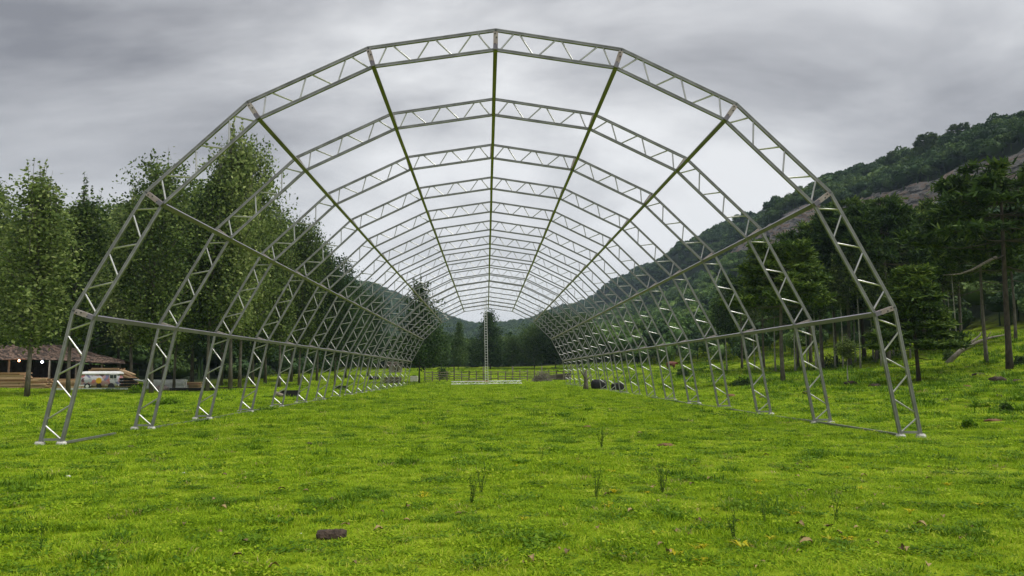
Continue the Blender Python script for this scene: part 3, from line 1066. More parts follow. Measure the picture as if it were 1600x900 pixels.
# ------------------------------------------------------------------ scatter through geometry nodes (only for stuff)
def proto_collection(name, meshes):
    c = bpy.data.collections.new(name)
    for i, me in enumerate(meshes):
        o = bpy.data.objects.new('%s_%02d' % (name, i), me)
        c.objects.link(o)
    return c


def scatter(name, P_, rz, sc, ix, coll, tilt=None):
    me = bpy.data.meshes.new(name)
    me.vertices.add(len(P_))
    me.vertices.foreach_set('co', np.ascontiguousarray(P_, np.float32).ravel())
    rot = np.zeros((len(P_), 3), np.float32)
    rot[:, 2] = rz
    if tilt is not None:
        rot[:, 0] = tilt[0]
        rot[:, 1] = tilt[1]
    sc = np.asarray(sc, np.float32)
    if sc.ndim == 1:
        sc = np.stack([sc, sc, sc], 1)
    a = me.attributes.new('rot', 'FLOAT_VECTOR', 'POINT')
    a.data.foreach_set('vector', rot.ravel())
    a = me.attributes.new('sca', 'FLOAT_VECTOR', 'POINT')
    a.data.foreach_set('vector', np.ascontiguousarray(sc).ravel())
    a = me.attributes.new('ix', 'INT', 'POINT')
    a.data.foreach_set('value', np.asarray(ix, np.int32))
    me.update()
    o = obj(name, me)
    g = bpy.data.node_groups.new(name, 'GeometryNodeTree')
    g.interface.new_socket('Geometry', in_out='INPUT', socket_type='NodeSocketGeometry')
    g.interface.new_socket('Geometry', in_out='OUTPUT', socket_type='NodeSocketGeometry')
    gi, go = g.nodes.new('NodeGroupInput'), g.nodes.new('NodeGroupOutput')
    ci = g.nodes.new('GeometryNodeCollectionInfo')
    ci.inputs['Collection'].default_value = coll
    ci.inputs['Separate Children'].default_value = True
    ci.inputs['Reset Children'].default_value = True
    ip = g.nodes.new('GeometryNodeInstanceOnPoints')
    ip.inputs['Pick Instance'].default_value = True

    def attr(nm, ty):
        n = g.nodes.new('GeometryNodeInputNamedAttribute')
        n.data_type = ty
        n.inputs['Name'].default_value = nm
        return n
    ar, as_, ai = attr('rot', 'FLOAT_VECTOR'), attr('sca', 'FLOAT_VECTOR'), attr('ix', 'INT')
    e2r = g.nodes.new('FunctionNodeEulerToRotation')
    L = g.links.new
    L(gi.outputs[0], ip.inputs['Points'])
    L(ci.outputs[0], ip.inputs['Instance'])
    L(ai.outputs['Attribute'], ip.inputs['Instance Index'])
    L(ar.outputs['Attribute'], e2r.inputs[0])
    L(e2r.outputs[0], ip.inputs['Rotation'])
    L(as_.outputs['Attribute'], ip.inputs['Scale'])
    L(ip.outputs[0], go.inputs[0])
    md = o.modifiers.new('scatter', 'NODES')
    md.node_group = g
    return o


# forest crowns: unit radius 1, height about 1.9, on a short stem
def forest_crown(seed, n, mat, squash=0.85, leaf=0.20):
    rg = np.random.default_rng(seed)
    K = 16
    cc = rg.normal(0, 1, (K, 3))
    cc /= np.linalg.norm(cc, axis=1)[:, None]
    cc *= rg.uniform(0.45, 0.80, K)[:, None]
    cc[:, 2] = np.abs(cc[:, 2]) * 0.9 - 0.1
    P_ = []
    for c in cc:
        d = rg.normal(0, 1, (n // K, 3))
        d /= np.linalg.norm(d, axis=1)[:, None]
        d[:, 2] = np.where(d[:, 2] < -0.3, -d[:, 2], d[:, 2])
        P_.append(c + d * rg.uniform(0.24, 0.40) * rg.uniform(0.8, 1.08, (n // K, 1)))
    P_ = np.concatenate(P_)
    v, f = leaf_quads(P_, leaf, rg, 0.8, 0.3)
    # dark inner hull so that the crown is not see-through
    mb = MB().blob((0, 0, 0.12), (0.66, 0.66, 0.55), seed, 9, 6, 0.25)
    mb.tube([(0, 0, -2.2), (0.05, 0, -0.9), (0, 0.04, 0.2)], [0.07, 0.05, 0.03], 5)
    hv = np.array(mb.v)
    quads = [q for q in mb.f if len(q) == 4]
    V = np.concatenate([v, hv])
    F = np.concatenate([f, np.array(quads) + len(v)])
    V[:, 2] *= squash
    return mesh_np('forest_crown', V, F, M[mat])


FCOL = proto_collection('forest_crowns', [forest_crown(51 + i, 700, 'forest') for i in range(4)] + [forest_crown(61 + i, 700, 'bright_forest', 1.1) for i in range(3)])


def forest_points(x0, x1, y0, y1, cell):
    nx, ny = int((x1 - x0) / cell), int((y1 - y0) / cell)
    X, Y = np.meshgrid(np.arange(nx), np.arange(ny))
    X = x0 + (X + RNG.uniform(0, 1, X.shape)) * cell
    Y = y0 + (Y + RNG.uniform(0, 1, Y.shape)) * cell
    return X.ravel(), Y.ravel()


def forest(name, X, Y, r, hgt, ix, label):
    Z = H(X, Y)
    P_ = np.stack([X, Y, Z + hgt], 1)
    n = len(X)
    o = scatter(name, P_, RNG.uniform(0, 6.28, n), np.stack([r, r, r * RNG.uniform(0.85, 1.25, n)], 1), ix, FCOL)
    tag(o, label, 'forest', None, 'stuff')


# right hillside
X, Y = forest_points(30, 215, -40, 900, 4.6)
edge = np.interp(Y, [-40, 80, 110, 140, 175], [68, 64, 50, 36, 20])
edge_r = edge
xc = X + cliff_shift(Y)
cl = (xc > 147.0) & (xc < 151.5) & (Y < 480)
patch = wob(Y, X * 0.3, 30, 6) > 0.45
keep = (X > edge) & ~(cl & ~patch) & (X / (Y + 60) < 1.6)
X, Y, xc, nearedge = X[keep], Y[keep], xc[keep], (X - edge)[keep] < 7
n = len(X)
r = np.where(xc > 150, RNG.uniform(2.2, 4.2, n) + 2.6 * (RNG.uniform(0, 1, n) > 0.9), RNG.uniform(2.2, 3.7, n))
hgt = np.where(xc > 150, RNG.uniform(2.5, 5.0, n), RNG.uniform(3.0, 7.5, n))
hgt = np.where((xc > 143) & (xc < 152), RNG.uniform(1.5, 4.5, n), hgt)
low_ = (xc > 134) & (xc < 147.2)
r = np.where(low_, r * 0.62, r)
hgt = np.where(low_, RNG.uniform(0.4, 2.2, n), hgt)
hgt = np.where(nearedge, RNG.uniform(0.9, 3.2, n), hgt)
r = np.where(nearedge, r * 0.75, r)
bright = (wob(X, Y, 70, 7) + RNG.normal(0, 0.5, n) > 0.1) & (xc < 140)
ix = np.where(bright, RNG.integers(4, 7, n), RNG.integers(0, 4, n))
forest('hillside_forest', X, Y, r, hgt, ix, 'dense forest covering the hillside right of the pasture')
# left hillside and wood
X, Y = forest_points(-240, -10, 20, 900, 5.0)
edge = np.interp(Y, [20, 88, 92, 102, 112, 122, 140, 165, 178, 180], [-75, -72, -66, -58, -47, -38, -31, -24, -18, 0])
keep = (X < edge)
X, Y, nearedge = X[keep], Y[keep], (edge - X)[keep] < 7
n = len(X)
forest('left_forest', X, Y, np.where(nearedge, RNG.uniform(1.6, 2.8, n), RNG.uniform(2.4, 4.4, n)), np.where(nearedge, RNG.uniform(0.8, 3.0, n), RNG.uniform(2.0, 6.0, n)), RNG.integers(0, 4, n), 'dark forest covering the hill left of the valley')
# valley floor behind the fence
X, Y = forest_points(-22, 40, 184, 650, 5.0)
n = len(X)
low = Y < 194
forest('valley_forest', X, Y, np.where(low, RNG.uniform(1.6, 2.6, n), RNG.uniform(2.6, 4.4, n)), np.where(low, RNG.uniform(0.6, 2.2, n), RNG.uniform(2.0, 5.0, n)), RNG.integers(0, 4, n), 'dark forest on the valley floor behind the fence')
# far ridge
X, Y = forest_points(-330, 330, 900, 1500, 9.0)
n = len(X)
forest('far_forest', X, Y, RNG.uniform(4.5, 7.5, n), RNG.uniform(2.0, 5.0, n), RNG.integers(0, 4, n), 'hazy forest on the distant ridge closing the valley')

# araucarias standing out on the skyline and against the slope of the right hill
for px, py, dd, s in [(1478, 192, 0, 1.0), (1530, 186, 0, .9), (1210, 322, 0, .8), (1262, 298, 0, .8), (1420, 216, 0, .7), (1040, 428, 0, .9)]:
    Xr = 186.0
    Yr = Xr * FPX / (px - 760) + CAM[1]
    p = np.array([Xr, Yr, float(H(Xr, Yr))])
    plant_tree('araucaria_tree', ARA[0], p, 'araucaria with a flat crown standing out on the skyline of the right hill', 'tree', 'araucarias on the hill skyline', RNG.uniform(0, 6.28), s * 0.95, s * 0.72)


# ------------------------------------------------------------------ grass
def tuft(seed, n, rad, h0, h1, w, mat, spread=0.5):
    rg = np.random.default_rng(seed)
    V, F = [], []
    for i in range(n):
        a, q = rg.uniform(0, 6.28), rad * math.sqrt(rg.uniform())
        b = np.array([q * math.cos(a), q * math.sin(a), -0.01])
        az = a + rg.normal(0, 0.9)
        o = np.array([math.cos(az), math.sin(az), 0])
        s = np.array([-o[1], o[0], 0])
        h = rg.uniform(h0, h1)
        le = spread * rg.uniform(0.3, 1.2)
        ww = w * rg.uniform(0.7, 1.3)
        m = b + o * h * le * 0.45 + np.array([0, 0, h * 0.62])
        t_ = b + o * h * le * 1.25 + np.array([0, 0, h * (1.0 - 0.25 * le)])
        V += [b - s * ww * .5, b + s * ww * .5, m + s * ww * .42, m - s * ww * .42, t_ + s * ww * .08, t_ - s * ww * .08]
        k = 6 * i
        F += [(k, k + 1, k + 2, k + 3), (k + 3, k + 2, k + 4, k + 5)]
    return mesh_np('tuft', np.array(V), np.array(F), M[mat])


GCOL = proto_collection('grass_tufts',
                        [tuft(71 + i, 46, 0.15, 0.025, 0.085, 0.0085, 'grass', 0.9) for i in range(5)] +
                        [tuft(81 + i, 46, 0.13, 0.05, 0.13, 0.010, 'dark_grass', 0.7) for i in range(3)])


def rosette(seed, n, rad, leaf, mat):
    rg = np.random.default_rng(seed)
    a = rg.uniform(0, 6.28, n)
    q = rad * np.sqrt(rg.uniform(0, 1, n))
    C = np.stack([q * np.cos(a), q * np.sin(a), rg.uniform(0.012, 0.06, n)], 1)
    v, f = leaf_quads(C, leaf, rg, 0.85, 2.2)
    return mesh_np('rosette', v, f, M[mat])


for q, me in enumerate([rosette(95, 60, 0.15, 0.030, 'grass'), rosette(96, 48, 0.13, 0.038, 'dark_grass'), tuft(97, 26, 0.10, 0.03, 0.09, 0.008, 'dry_grass', 1.0)]):
    GCOL.objects.link(bpy.data.objects.new('grass_tufts_%02d' % (8 + q), me))


def grass_zone(d0, d1, dens, s0, s1):
    # uniform over the wedge the camera looks at, with a margin on both sides
    k = 0.72
    area = k * (d1 * d1 - d0 * d0)
    n = int(area * dens)
    d = np.sqrt(RNG.uniform(d0 * d0, d1 * d1, n))
    x = CAM[0] + d * (RNG.uniform(-k, k, n) + math.tan(YAW))
    y = CAM[1] + d
    return x, y, RNG.uniform(s0, s1, n)


zs = [grass_zone(4.2, 12, 95, 0.75, 1.15), grass_zone(12, 24, 42, 0.95, 1.5), grass_zone(24, 48, 12, 1.5, 2.4), grass_zone(48, 95, 3.0, 2.2, 3.6), grass_zone(95, 200, 0.75, 3.2, 5.2)]
X = np.concatenate([z[0] for z in zs])
Y = np.concatenate([z[1] for z in zs])
S = np.concatenate([z[2] for z in zs])
keep = (X > -60) & (X < 62) & ~((X < -40) & (Y > 104))
for s_ in (-1, 1):   # the feet of the frame stand clear of the grass
    fr = np.abs(((Y + SP / 2) % SP) - SP / 2)
    keep &= ~((np.abs(X - s_ * 9.76) < 0.5) & (fr < 0.22) & (Y > -1) & (Y < 81))
for px_, py_, rr_ in ((518, 850, 0.17), (1041, 700, 0.3), (1550, 660, 0.4)):
    q_ = ground(px_, py_)
    keep &= np.hypot(X - q_[0], Y - q_[1]) > rr_
X, Y, S = X[keep], Y[keep], S[keep]
n = len(X)
clump = wob(X, Y, 2.3, 8) + 0.7 * wob(X, Y, 0.9, 9) + RNG.normal(0, 0.35, n)
darkc = clump > 1.30 - 0.65 * np.clip((X - 13) / 8, 0, 1)
ix = np.where(darkc, RNG.integers(5, 8, n), RNG.integers(0, 5, n))
u = RNG.uniform(0, 1, n) + 0.22 * wob(X, Y, 1.3, 11)
ix = np.where(~darkc & (u > 0.93), 8, ix)
ix = np.where(u < 0.05, 9, ix)
ix = np.where(RNG.uniform(0, 1, n) < 0.022, 10, ix)
ix = np.where((Y > 30) & (ix > 7), 2, ix)
S = S * (1 + 0.22 * np.clip(wob(X, Y, 1.6, 10), -1, 1)) * np.where(darkc & (X > 14), 1.35, 1.0)
gz = np.where(X < 11, S * 0.92, S)
o = scatter('grass', np.stack([X, Y, H(X, Y)], 1), RNG.uniform(0, 6.28, n), np.stack([gz, gz, gz * RNG.uniform(0.5, 1.0, n) * (1 + 0.35 * np.clip(wob(X, Y, 5.0, 4), -1, 1))], 1), ix, GCOL)
tag(o, 'short bright green grass covering the pasture', 'grass', None, 'stuff')


# ------------------------------------------------------------------ sawmill shed with lumber, van and building material on the left
def shed():
    Y0, Y1 = 75.0, 81.5
    def wp(px, py, Y):
        return Vector(at_y(px, py, Y))
    c = wp(60, 610, Y0)
    base = Vector((c.x, Y0, float(H(c.x, Y0))))
    t = thing('sawmill_shed', base, 'low open timber shed with a sagging brown shingle roof and two lit lamps', 'shed')
    rel = lambda p: Vector(p) - base
    e0, e1, e2 = rel(wp(-90, 561, Y0)), rel(wp(130, 565, Y0)), rel(wp(196, 568, Y0))
    r0, r1, r2 = rel(wp(-90, 538, Y1)), rel(wp(95, 541, Y1)), rel(wp(194, 564, Y1 - 2.5))
    def surf(u, v):
        k = 0.77
        a = e0.lerp(e1, u / k) if u < k else e1.lerp(e2, (u - k) / (1 - k))
        b = r0.lerp(r1, u / k) if u < k else r1.lerp(r2, (u - k) / (1 - k))
        p = a.lerp(b, v)
        p.z += -0.10 * math.sin(u * 9) * (1 - v) - 0.08 * math.sin(u * 5 + 1) * v
        return p
    rg = random.Random(5)
    mb = MB()
    nu, nv = 64, 11
    for j in range(nv):
        for i in range(nu):
            u0 = (i + rg.uniform(-.12, .12) + (0.5 if j % 2 else 0)) / nu
            u1 = u0 + 0.94 / nu
            v0, v1 = j / nv - 0.02, (j + 1.25) / nv
            if u0 < 0 or u1 > 1 or rg.random() < 0.03:
                continue
            dz = rg.uniform(0, 0.05)
            pts = [surf(u0, max(0, v0 + rg.uniform(-.02, .02))), surf(u1, max(0, v0 + rg.uniform(-.02, .02))), surf(u1, min(1, v1)), surf(u0, min(1, v1))]
            top = [p + Vector((0, 0, 0.07 + dz + (0 if k < 2 else -0.03))) for k, p in enumerate(pts)]
            bot = [p + Vector((0, 0, 0.03 + dz + (0 if k < 2 else -0.03))) for k, p in enumerate(pts)]
            mb.add(bot + top, [(3, 2, 1, 0), (4, 5, 6, 7), (0, 1, 5, 4), (1, 2, 6, 5), (2, 3, 7, 6), (3, 0, 4, 7)])
    roof = mb.build('shingle', M['shed_roof'], t)
    tag(roof, kind='stuff')
    # roof deck below the shingles and the far slope
    n = 24
    V, F = [], []
    for i in range(n + 1):
        p, q = surf(i / n, 0), surf(i / n, 1)
        bk = Vector((q.x, q.y + 5.5, q.z - (q.z - p.z) * 0.95))
        V += [p, q, bk]
    for i in range(n):
        F += [(3 * i, 3 * i + 3, 3 * i + 4, 3 * i + 1), (3 * i + 1, 3 * i + 4, 3 * i + 5, 3 * i + 2)]
    MB().add(V, F).build('roof_deck', M['shed_dark'], t)
    w0, w1 = rel(wp(-90, 600, Y1 + 4)), rel(wp(165, 600, Y1 + 4))
    k = 30
    for i in range(k):
        xa = w0.x + (w1.x - w0.x) * i / k
        xb = w0.x + (w1.x - w0.x) * (i + 0.97) / k
        hh = surf(min(1, i / k * 0.93), 0).z - 0.02
        MB().beam((xa, w0.y + 0.02 * (i % 2), -0.1), (xa, w0.y + 0.02 * (i % 2), hh), 0.05, xb - xa, up=(1, 0, 0)).build('wall_board', M['shed_dark'], t)
    for px in (-70, -30, 12, 76, 118, 158, 186):
        a = rel(wp(px, 600, Y0 + 0.5))
        u = (px + 90) / 286
        MB().tube([(a.x, a.y, -0.2), (a.x + 0.03, a.y, surf(min(u, 1), 0.08).z + 0.02)], [0.14, 0.12], 8).build('post', M['grey_wood'], t)
    for px, py, mat in ((30, 563.5, 'lamp_warm'), (66, 565.5, 'lamp_cool')):
        a = rel(wp(px, py, Y0 - 0.35))
        s_ = MB().blob((a.x, a.y, a.z), (0.13, 0.13, 0.14), 3, 10, 8, 0.0)
        bulb = s_.build('lamp_bulb', M[mat], t, True)
        MB().tube([(a.x, a.y, a.z + 0.12), (a.x, a.y + 0.2, a.z + 0.42)], 0.03, 6).build('lamp_cord', M['bolt'], t)
        ld = bpy.data.lights.new('lamp_light', 'POINT')
        ld.energy = 35
        ld.color = (1.0, 0.5, 0.25) if mat == 'lamp_warm' else (0.9, 0.95, 1)
        ld.shadow_soft_size = 0.12
        lo = bpy.data.objects.new('lamp_light', ld)
        COL.objects.link(lo)
        lo.parent = bulb
        lo.location = (a.x, a.y - 0.3, a.z)


shed()


def stack(name, px0, px1, ytop, Y, label, cat, n, piece, mat, w=(0.18, 0.32), th=(0.05, 0.09), depth=1.4, slope=0.0, group=None, taper=0.25, bottom=None):
    a, b = at_y(px0, 600, Y), at_y(px1, 600, Y)
    cx = (a[0] + b[0]) / 2
    z0 = float(H(cx, Y)) if bottom is None else float(at_y((px0 + px1) / 2, bottom, Y)[2])
    top = float(at_y((px0 + px1) / 2, ytop, Y)[2]) - z0
    L_ = b[0] - a[0]
    o = thing(name, (cx, Y, z0), label, cat, group)
    rg = random.Random(hash(label) % 9999 if False else len(label) * 7 + n)
    tm = (th[0] + th[1]) / 2
    rows = max(1, min(13, int(round(top / tm))))
    n = rows * 3
    for i in range(n):
        r = i // 3
        z = (r + 0.5) * top / rows if rows > 1 else tm / 2
        k = 1 - taper * rg.random() * (0.5 + r / max(1, rows))
        ln = L_ * k
        sh = rg.uniform(-.5, .5) * (L_ - ln)
        y = -depth / 2 + depth * ((i % 3) + .5) / 3 + rg.uniform(-.12, .12)
        an = rg.uniform(-.05, .05)
        tz = rg.uniform(-.008, .008) * L_ * 0.3 + slope * L_ / 2
        hh = top / rows if rows > 1 else tm
        MB().beam((sh - ln / 2, y + an, z - tz + rg.uniform(-.02, .02)), (sh + ln / 2, y - an, z + tz + rg.uniform(-.02, .02)), rg.uniform(*w), rg.uniform(0.80, 0.98) * hh).build(piece, mat, o)
    return o


stack('lumber_stack', -60, 47, 582, 72.5, 'long stack of sawn pale planks under the warm lamp of the shed', 'lumber', 33, 'plank', M['lumber'], depth=2.2, taper=0.2)
stack('lumber_stack', 44, 80, 590, 72.0, 'untidy heap of short planks under the cool lamp of the shed', 'lumber', 21, 'plank', M['lumber'], depth=1.8, taper=0.5)
stack('lumber_stack', 84, 130, 592, 73.5, 'reddish plank stack close to the rear of the painted van', 'lumber', 21, 'plank', M['lumber'], depth=1.6, taper=0.2)
stack('lumber_stack', 137, 192, 575, 75.5, 'plank stack behind the painted van showing above its roof', 'lumber', 24, 'plank', M['lumber'], depth=1.6, taper=0.3)
stack('lumber_stack', 186, 214, 581, 74.0, 'sloping planks behind the black crates', 'lumber', 15, 'plank', M['lumber'], depth=1.4, taper=0.4, slope=-0.28)
stack('lumber_stack', 288, 316, 597, 63.0, 'small stack of orange planks at the end of the tube stack', 'lumber', 9, 'plank', M['lumber'], depth=1.0, taper=0.3)
stack('tube_stack', 227, 292, 593, 62.0, 'stack of galvanised tubes right of the black crates', 'tubes', 12, 'tube', M['white_metal'], w=(0.20, 0.30), th=(0.12, 0.14), depth=1.5, taper=0.1)
stack('black_tube_bundle', 268, 338, 606, 58.0, 'flat bundle of black tubes on the grass below the orange planks', 'tubes', 9, 'tube', M['black'], w=(0.2, 0.26), th=(0.12, 0.2), depth=1.2, taper=0.1)
stack('log_row', 336, 402, 603, 66.0, 'low row of dark logs under the poplars beside the black tube bundle', 'logs', 9, 'log', M['shed_dark'], w=(0.22, 0.3), th=(0.2, 0.28), depth=1.2, taper=0.2)
stack('steel_beams', 80, 196, 609.5, 63.5, 'long white steel beams lying on the grass in front of the van', 'beams', 4, 'beam', M['white_metal'], w=(0.18, 0.2), th=(0.16, 0.2), depth=1.4, taper=0.08)
stack('timber_pile', 858, 892, 585, 108, 'grey timber pile leaning at the right end of the fence', 'lumber', 12, 'plank', M['grey_wood'], depth=1.6, taper=0.2, slope=0.08, w=(.3, .5), th=(.15, .3))
stack('timber_pile', 726, 765, 594.5, 100, 'flat pale timbers lying behind the mast foot', 'lumber', 6, 'plank', M['lumber'], depth=2.0, taper=0.3)
stack('timber_pile', 598, 628, 589, 92, 'weathered timber debris lying left of the white box', 'lumber', 9, 'plank', M['grey_wood'], depth=1.6, taper=0.4)
stack('timber_pile', 664, 690, 597, 104, 'low weathered planks lying right of the conical tree trunk', 'lumber', 6, 'plank', M['grey_wood'], depth=1.2, taper=0.4)


def crates():
    Y = 68.5
    a, b = at_y(188, 600, Y), at_y(213, 600, Y)
    z0 = float(H(a[0], Y))
    Ht = float(at_y(200, 590.5, Y)[2]) - z0
    w = (b[0] - a[0]) / 2
    hh = Ht / 4
    rows = ['bottom', 'second', 'third', 'top']
    for i in range(2):
        for k in range(4):
            c = thing('plastic_crate', (a[0] + w * (i + .5), Y, z0 + hh * k), 'black slatted plastic crate, %s of the stack %s' % (rows[k] if k in (0, 3) else rows[k] + ' from the ground', 'touching the van' if i == 0 else 'away from the van'), 'crate', 'stacked black crates beside the van')
            d = 0.75
            MB().box((0, 0, hh * 0.5 + .01), (w * 0.90, d * .9, hh * .86)).build('body', M['black'], c)
            MB().box((0, 0, hh - 0.035), (w * .98, d, 0.03)).build('rim', M['rubber'], c)
            for j in range(6):
                MB().box((-w * .42 + w * .84 * j / 5, -d * .47, hh * .48), (0.03, 0.03, hh * .8)).build('slat', M['rubber'], c)


crates()


def white_sheet():
    Y = 66.0
    a, b = at_y(211, 592, Y), at_y(232, 599, Y)
    z0 = float(H(a[0], Y))
    t = thing('sheet_bundle', (a[0], Y, z0), 'pale metal sheets propped between the black crates and the tube stack', 'sheets')
    for k in range(4):
        MB().beam((0, 0.25 * k, a[2] - z0 - .05 - .06 * k), (b[0] - a[0] + .4, 0.25 * k, b[2] - z0 + .1 - .05 * k), 0.9, 0.03).build('sheet', M['white_metal'], t)
    for k in range(2):
        MB().box((0.3 + k * 1.0, 0.4, 0.3), (0.12, 0.9, 0.62)).build('trestle', M['shed_dark'], t)
    c = at_y(252, 604, 60.5)
    z1 = float(H(c[0], 60.5))
    t2 = thing('tarp_heap', (c[0], 60.5, z1), 'crumpled pinkish tarpaulin heaped in front of the tube stack', 'tarpaulin')
    MB().blob((0, 0, 0.12), (0.75, 0.5, 0.34), 4, 16, 8, 0.35, flat=0.0).build('cloth', M['tarp'], t2, True)


white_sheet()


def van():
    Y = 70.0
    a, b = at_y(128, 600, Y), at_y(190, 600, Y)
    cx = (a[0] + b[0]) / 2
    z0 = float(H(cx, Y))
    Lv = b[0] - a[0]
    hv = float(at_y(160, 580, Y)[2]) - z0
    v = thing('painted_van', (cx, Y, z0), 'old rounded van with a white roof and a colourful mural on its side', 'van')
    sx, sz = Lv / 4.4, hv / 1.95

    def loft(zs, ins, bow):
        mb = MB()
        V, F = [], []
        m = 28
        for z, i_ in zip(zs, ins):
            for k in range(m):
                an = 2 * math.pi * k / m
                e = 0.28
                cx_, sy_ = math.cos(an), math.sin(an)
                x = math.copysign(abs(cx_) ** e, cx_) * (2.2 - i_ - bow)
                y = math.copysign(abs(sy_) ** e, sy_) * (0.86 - i_)
                V.append((x * sx, y, z * sz))
        for r in range(len(zs) - 1):
            for k in range(m):
                F.append((r * m + k, r * m + (k + 1) % m, (r + 1) * m + (k + 1) % m, (r + 1) * m + k))
        F.append(tuple(range(m - 1, -1, -1)))
        F.append(tuple(range((len(zs) - 1) * m, len(zs) * m)))
        return mb.add(V, F)
    loft([0.34, 0.45, 0.9, 1.1, 1.62], [0.08, 0.02, 0.0, 0.02, 0.10], 0.0).build('body', M['mural'], v, True)
    loft([1.60, 1.68, 1.80, 1.90, 1.95], [0.04, 0.06, 0.12, 0.26, 0.5], -0.06).build('roof', M['white'], v, True)
    for s in (-1, 1):
        bp = loft([0.36, 0.42, 0.50, 0.54], [0.0, -0.03, -0.03, 0.0], -0.06)
    bp = MB()
    for s in (-1, 1):
        MB().beam((s * 2.24 * sx, -0.85, 0.46 * sz), (s * 2.24 * sx, 0.85, 0.46 * sz), 0.10, 0.16).build('bumper', M['white'], v)
    MB().beam((-2.1 * sx, -0.875, 0.42 * sz), (-0.75 * sx, -0.875, 0.42 * sz), 0.03, 0.14).build('sill', M['white'], v)
    for x0, x1 in ((1.25, 1.62), (1.68, 2.0)):
        w = MB().beam((x0 * sx, -0.80, 1.36 * sz), (x1 * sx, -0.80, 1.36 * sz), 0.06, 0.40 * sz).build('window', M['glass'], v)
        for q in (x0 - .02, x1 + .02):
            MB().beam((q * sx, -0.82, 1.14 * sz), (q * sx, -0.82, 1.58 * sz), 0.05, 0.04).build('frame', M['white'], w)
        for q in (1.14, 1.58):
            MB().beam((x0 * sx, -0.82, q * sz), (x1 * sx, -0.82, q * sz), 0.05, 0.04).build('frame', M['white'], w)
    for x in (-1.15, 0.35, 1.45):
        wh = MB()
        if x == 0.35:
            continue
        MB().tube([(x * sx, -0.90, 0.32), (x * sx, -0.66, 0.32)], 0.32, 18).build('wheel', M['rubber'], v)
    MB().tube([(-1.15 * sx, -0.915, 0.32), (-1.15 * sx, -0.90, 0.32)], 0.17, 14).build('hub_cap', M['white'], v)
    MB().tube([(0.08 * sx, -0.895, 0.93 * sz), (0.08 * sx, -0.85, 0.93 * sz)], 0.30, 20).build('painted_disc', M['yellow'], v)
    MB().tube([(0.10 * sx, -0.89, 0.40 * sz), (0.10 * sx, -0.66, 0.40 * sz)], 0.26, 16).build('wheel_well', M['rubber'], v)


van()


# black troughs with pale logs, black bundles, white box, hut
def trough(px, py, wpx, label, log=False):
    b = ground(px, py)
    d = b[1] - CAM[1]
    w = wpx * d / FPX
    t = thing('feed_trough', b, label, 'trough', 'black troughs on the left grass')
    h, dp, th = w * 0.36, w * 0.42, 0.05
    for s in (-1, 1):
        MB().beam((-w / 2, s * dp / 2, h / 2), (w / 2, s * dp / 2, h / 2), th, h).build('side', M['black'], t)
        MB().beam((s * (w / 2 - th / 2), -dp / 2 + th, h / 2 + .004), (s * (w / 2 - th / 2), dp / 2 - th, h / 2 + .004), th, h).build('end', M['black'], t)
    MB().box((0, 0, 0.05), (w - 2 * th, dp - th, 0.06)).build('bottom', M['black'], t)
    for s in (-1, 1):
        MB().beam((-w / 2 - .02, s * dp / 2, h + .02), (w / 2 + .02, s * dp / 2, h + .02), 0.08, 0.03).build('rim', M['rubber'], t)
    if log:
        lg = thing('cut_log', (b[0] - w * 0.52, b[1] - dp * .72, b[2] + 0.18), 'short pale cut log leaning at the end of a black trough', 'log')
        MB().tube([(-0.25, 0, 0.12), (0.22, 0.05, -0.06)], 0.13, 10).build('bark', M['grey_wood'], lg, True)
        MB().tube([(-0.27, 0, 0.127), (-0.25, 0, 0.12)], 0.12, 10).build('cut_end', M['lumber'], lg)


trough(453, 621, 28, 'larger black trough with a pale log at its end', True)
trough(534, 610, 18, 'smaller black trough in front of the dark small tree')
for px, py, wpx, lab, sd_ in ((936, 609, 27, 'black wrapped bundle beside the brown stump, the wider of two', 5), (965, 611, 22, 'black wrapped bundle, the narrower and blockier of two', 6), (584, 594, 18, 'low black wrapped bundle in front of the timber debris', 7)):
    b = ground(px, py)
    d = b[1] - CAM[1]
    w = wpx * d / FPX
    t = thing('wrapped_bundle', b, lab, 'bundle')
    bb = MB().blob((0, 0, 0), (1, 1, 1), sd_, 20, 12, 0.07)
    hh_ = w * (0.31 if sd_ != 7 else 0.18)
    sq = lambda c, e: math.copysign(abs(c) ** e, c)
    bb.v = [(sq(x, 0.6) * w * 0.46, sq(y, 0.6) * w * 0.36, hh_ * 0.9 + sq(z, 0.6) * hh_) for x, y, z in bb.v]
    bb.build('wrap', M['black'], t, True)
    for k in (-1, 1):
        MB().tube([(k * w * .2 + .0, sq(math.sin(q), .6) * w * .37, hh_ * .9 + sq(math.cos(q), .6) * hh_ * 1.03) for q in np.linspace(-1.4, 1.4, 12)], 0.015, 4).build('strap', M['rubber'], t)
b = ground(915, 609)
t = thing('tree_stump', b, 'brown broken stump beside the black wrapped bundles', 'stump')
MB().tube([(0, 0, -0.2), (0.05, 0, 0.5), (0, 0.1, 1.2), (0.1, 0.05, 1.75)], [0.30, 0.18, 0.15, 0.07], 9).build('trunk', M['bark'], t, True)
MB().tube([(0.05, 0, 0.9), (-0.4, -0.1, 1.6), (-0.5, 0, 2.1)], [0.09, 0.05, 0.02], 6).build('branch', M['bark'], t, True)
MB().tube([(0.05, 0, 0.7), (0.5, 0.1, 1.3)], [0.10, 0.03], 6).build('branch', M['dead_wood'], t, True)
b = ground(647, 597)
t = thing('white_tank', b, 'whitish box-shaped tank left of the conical tree trunk', 'tank')
MB().box((0, 0, 0.46), (1.05, 0.9, 0.84)).build('body', M['white'], t)
for k in range(3):
    MB().box((0, 0, 0.18 + 0.27 * k), (1.09, 0.94, 0.05)).build('rib', M['tarp'], t)
MB().box((0, 0, 0.92), (0.5, 0.4, 0.08)).build('lid', M['black'], t)
b = on_depth(618, 172)
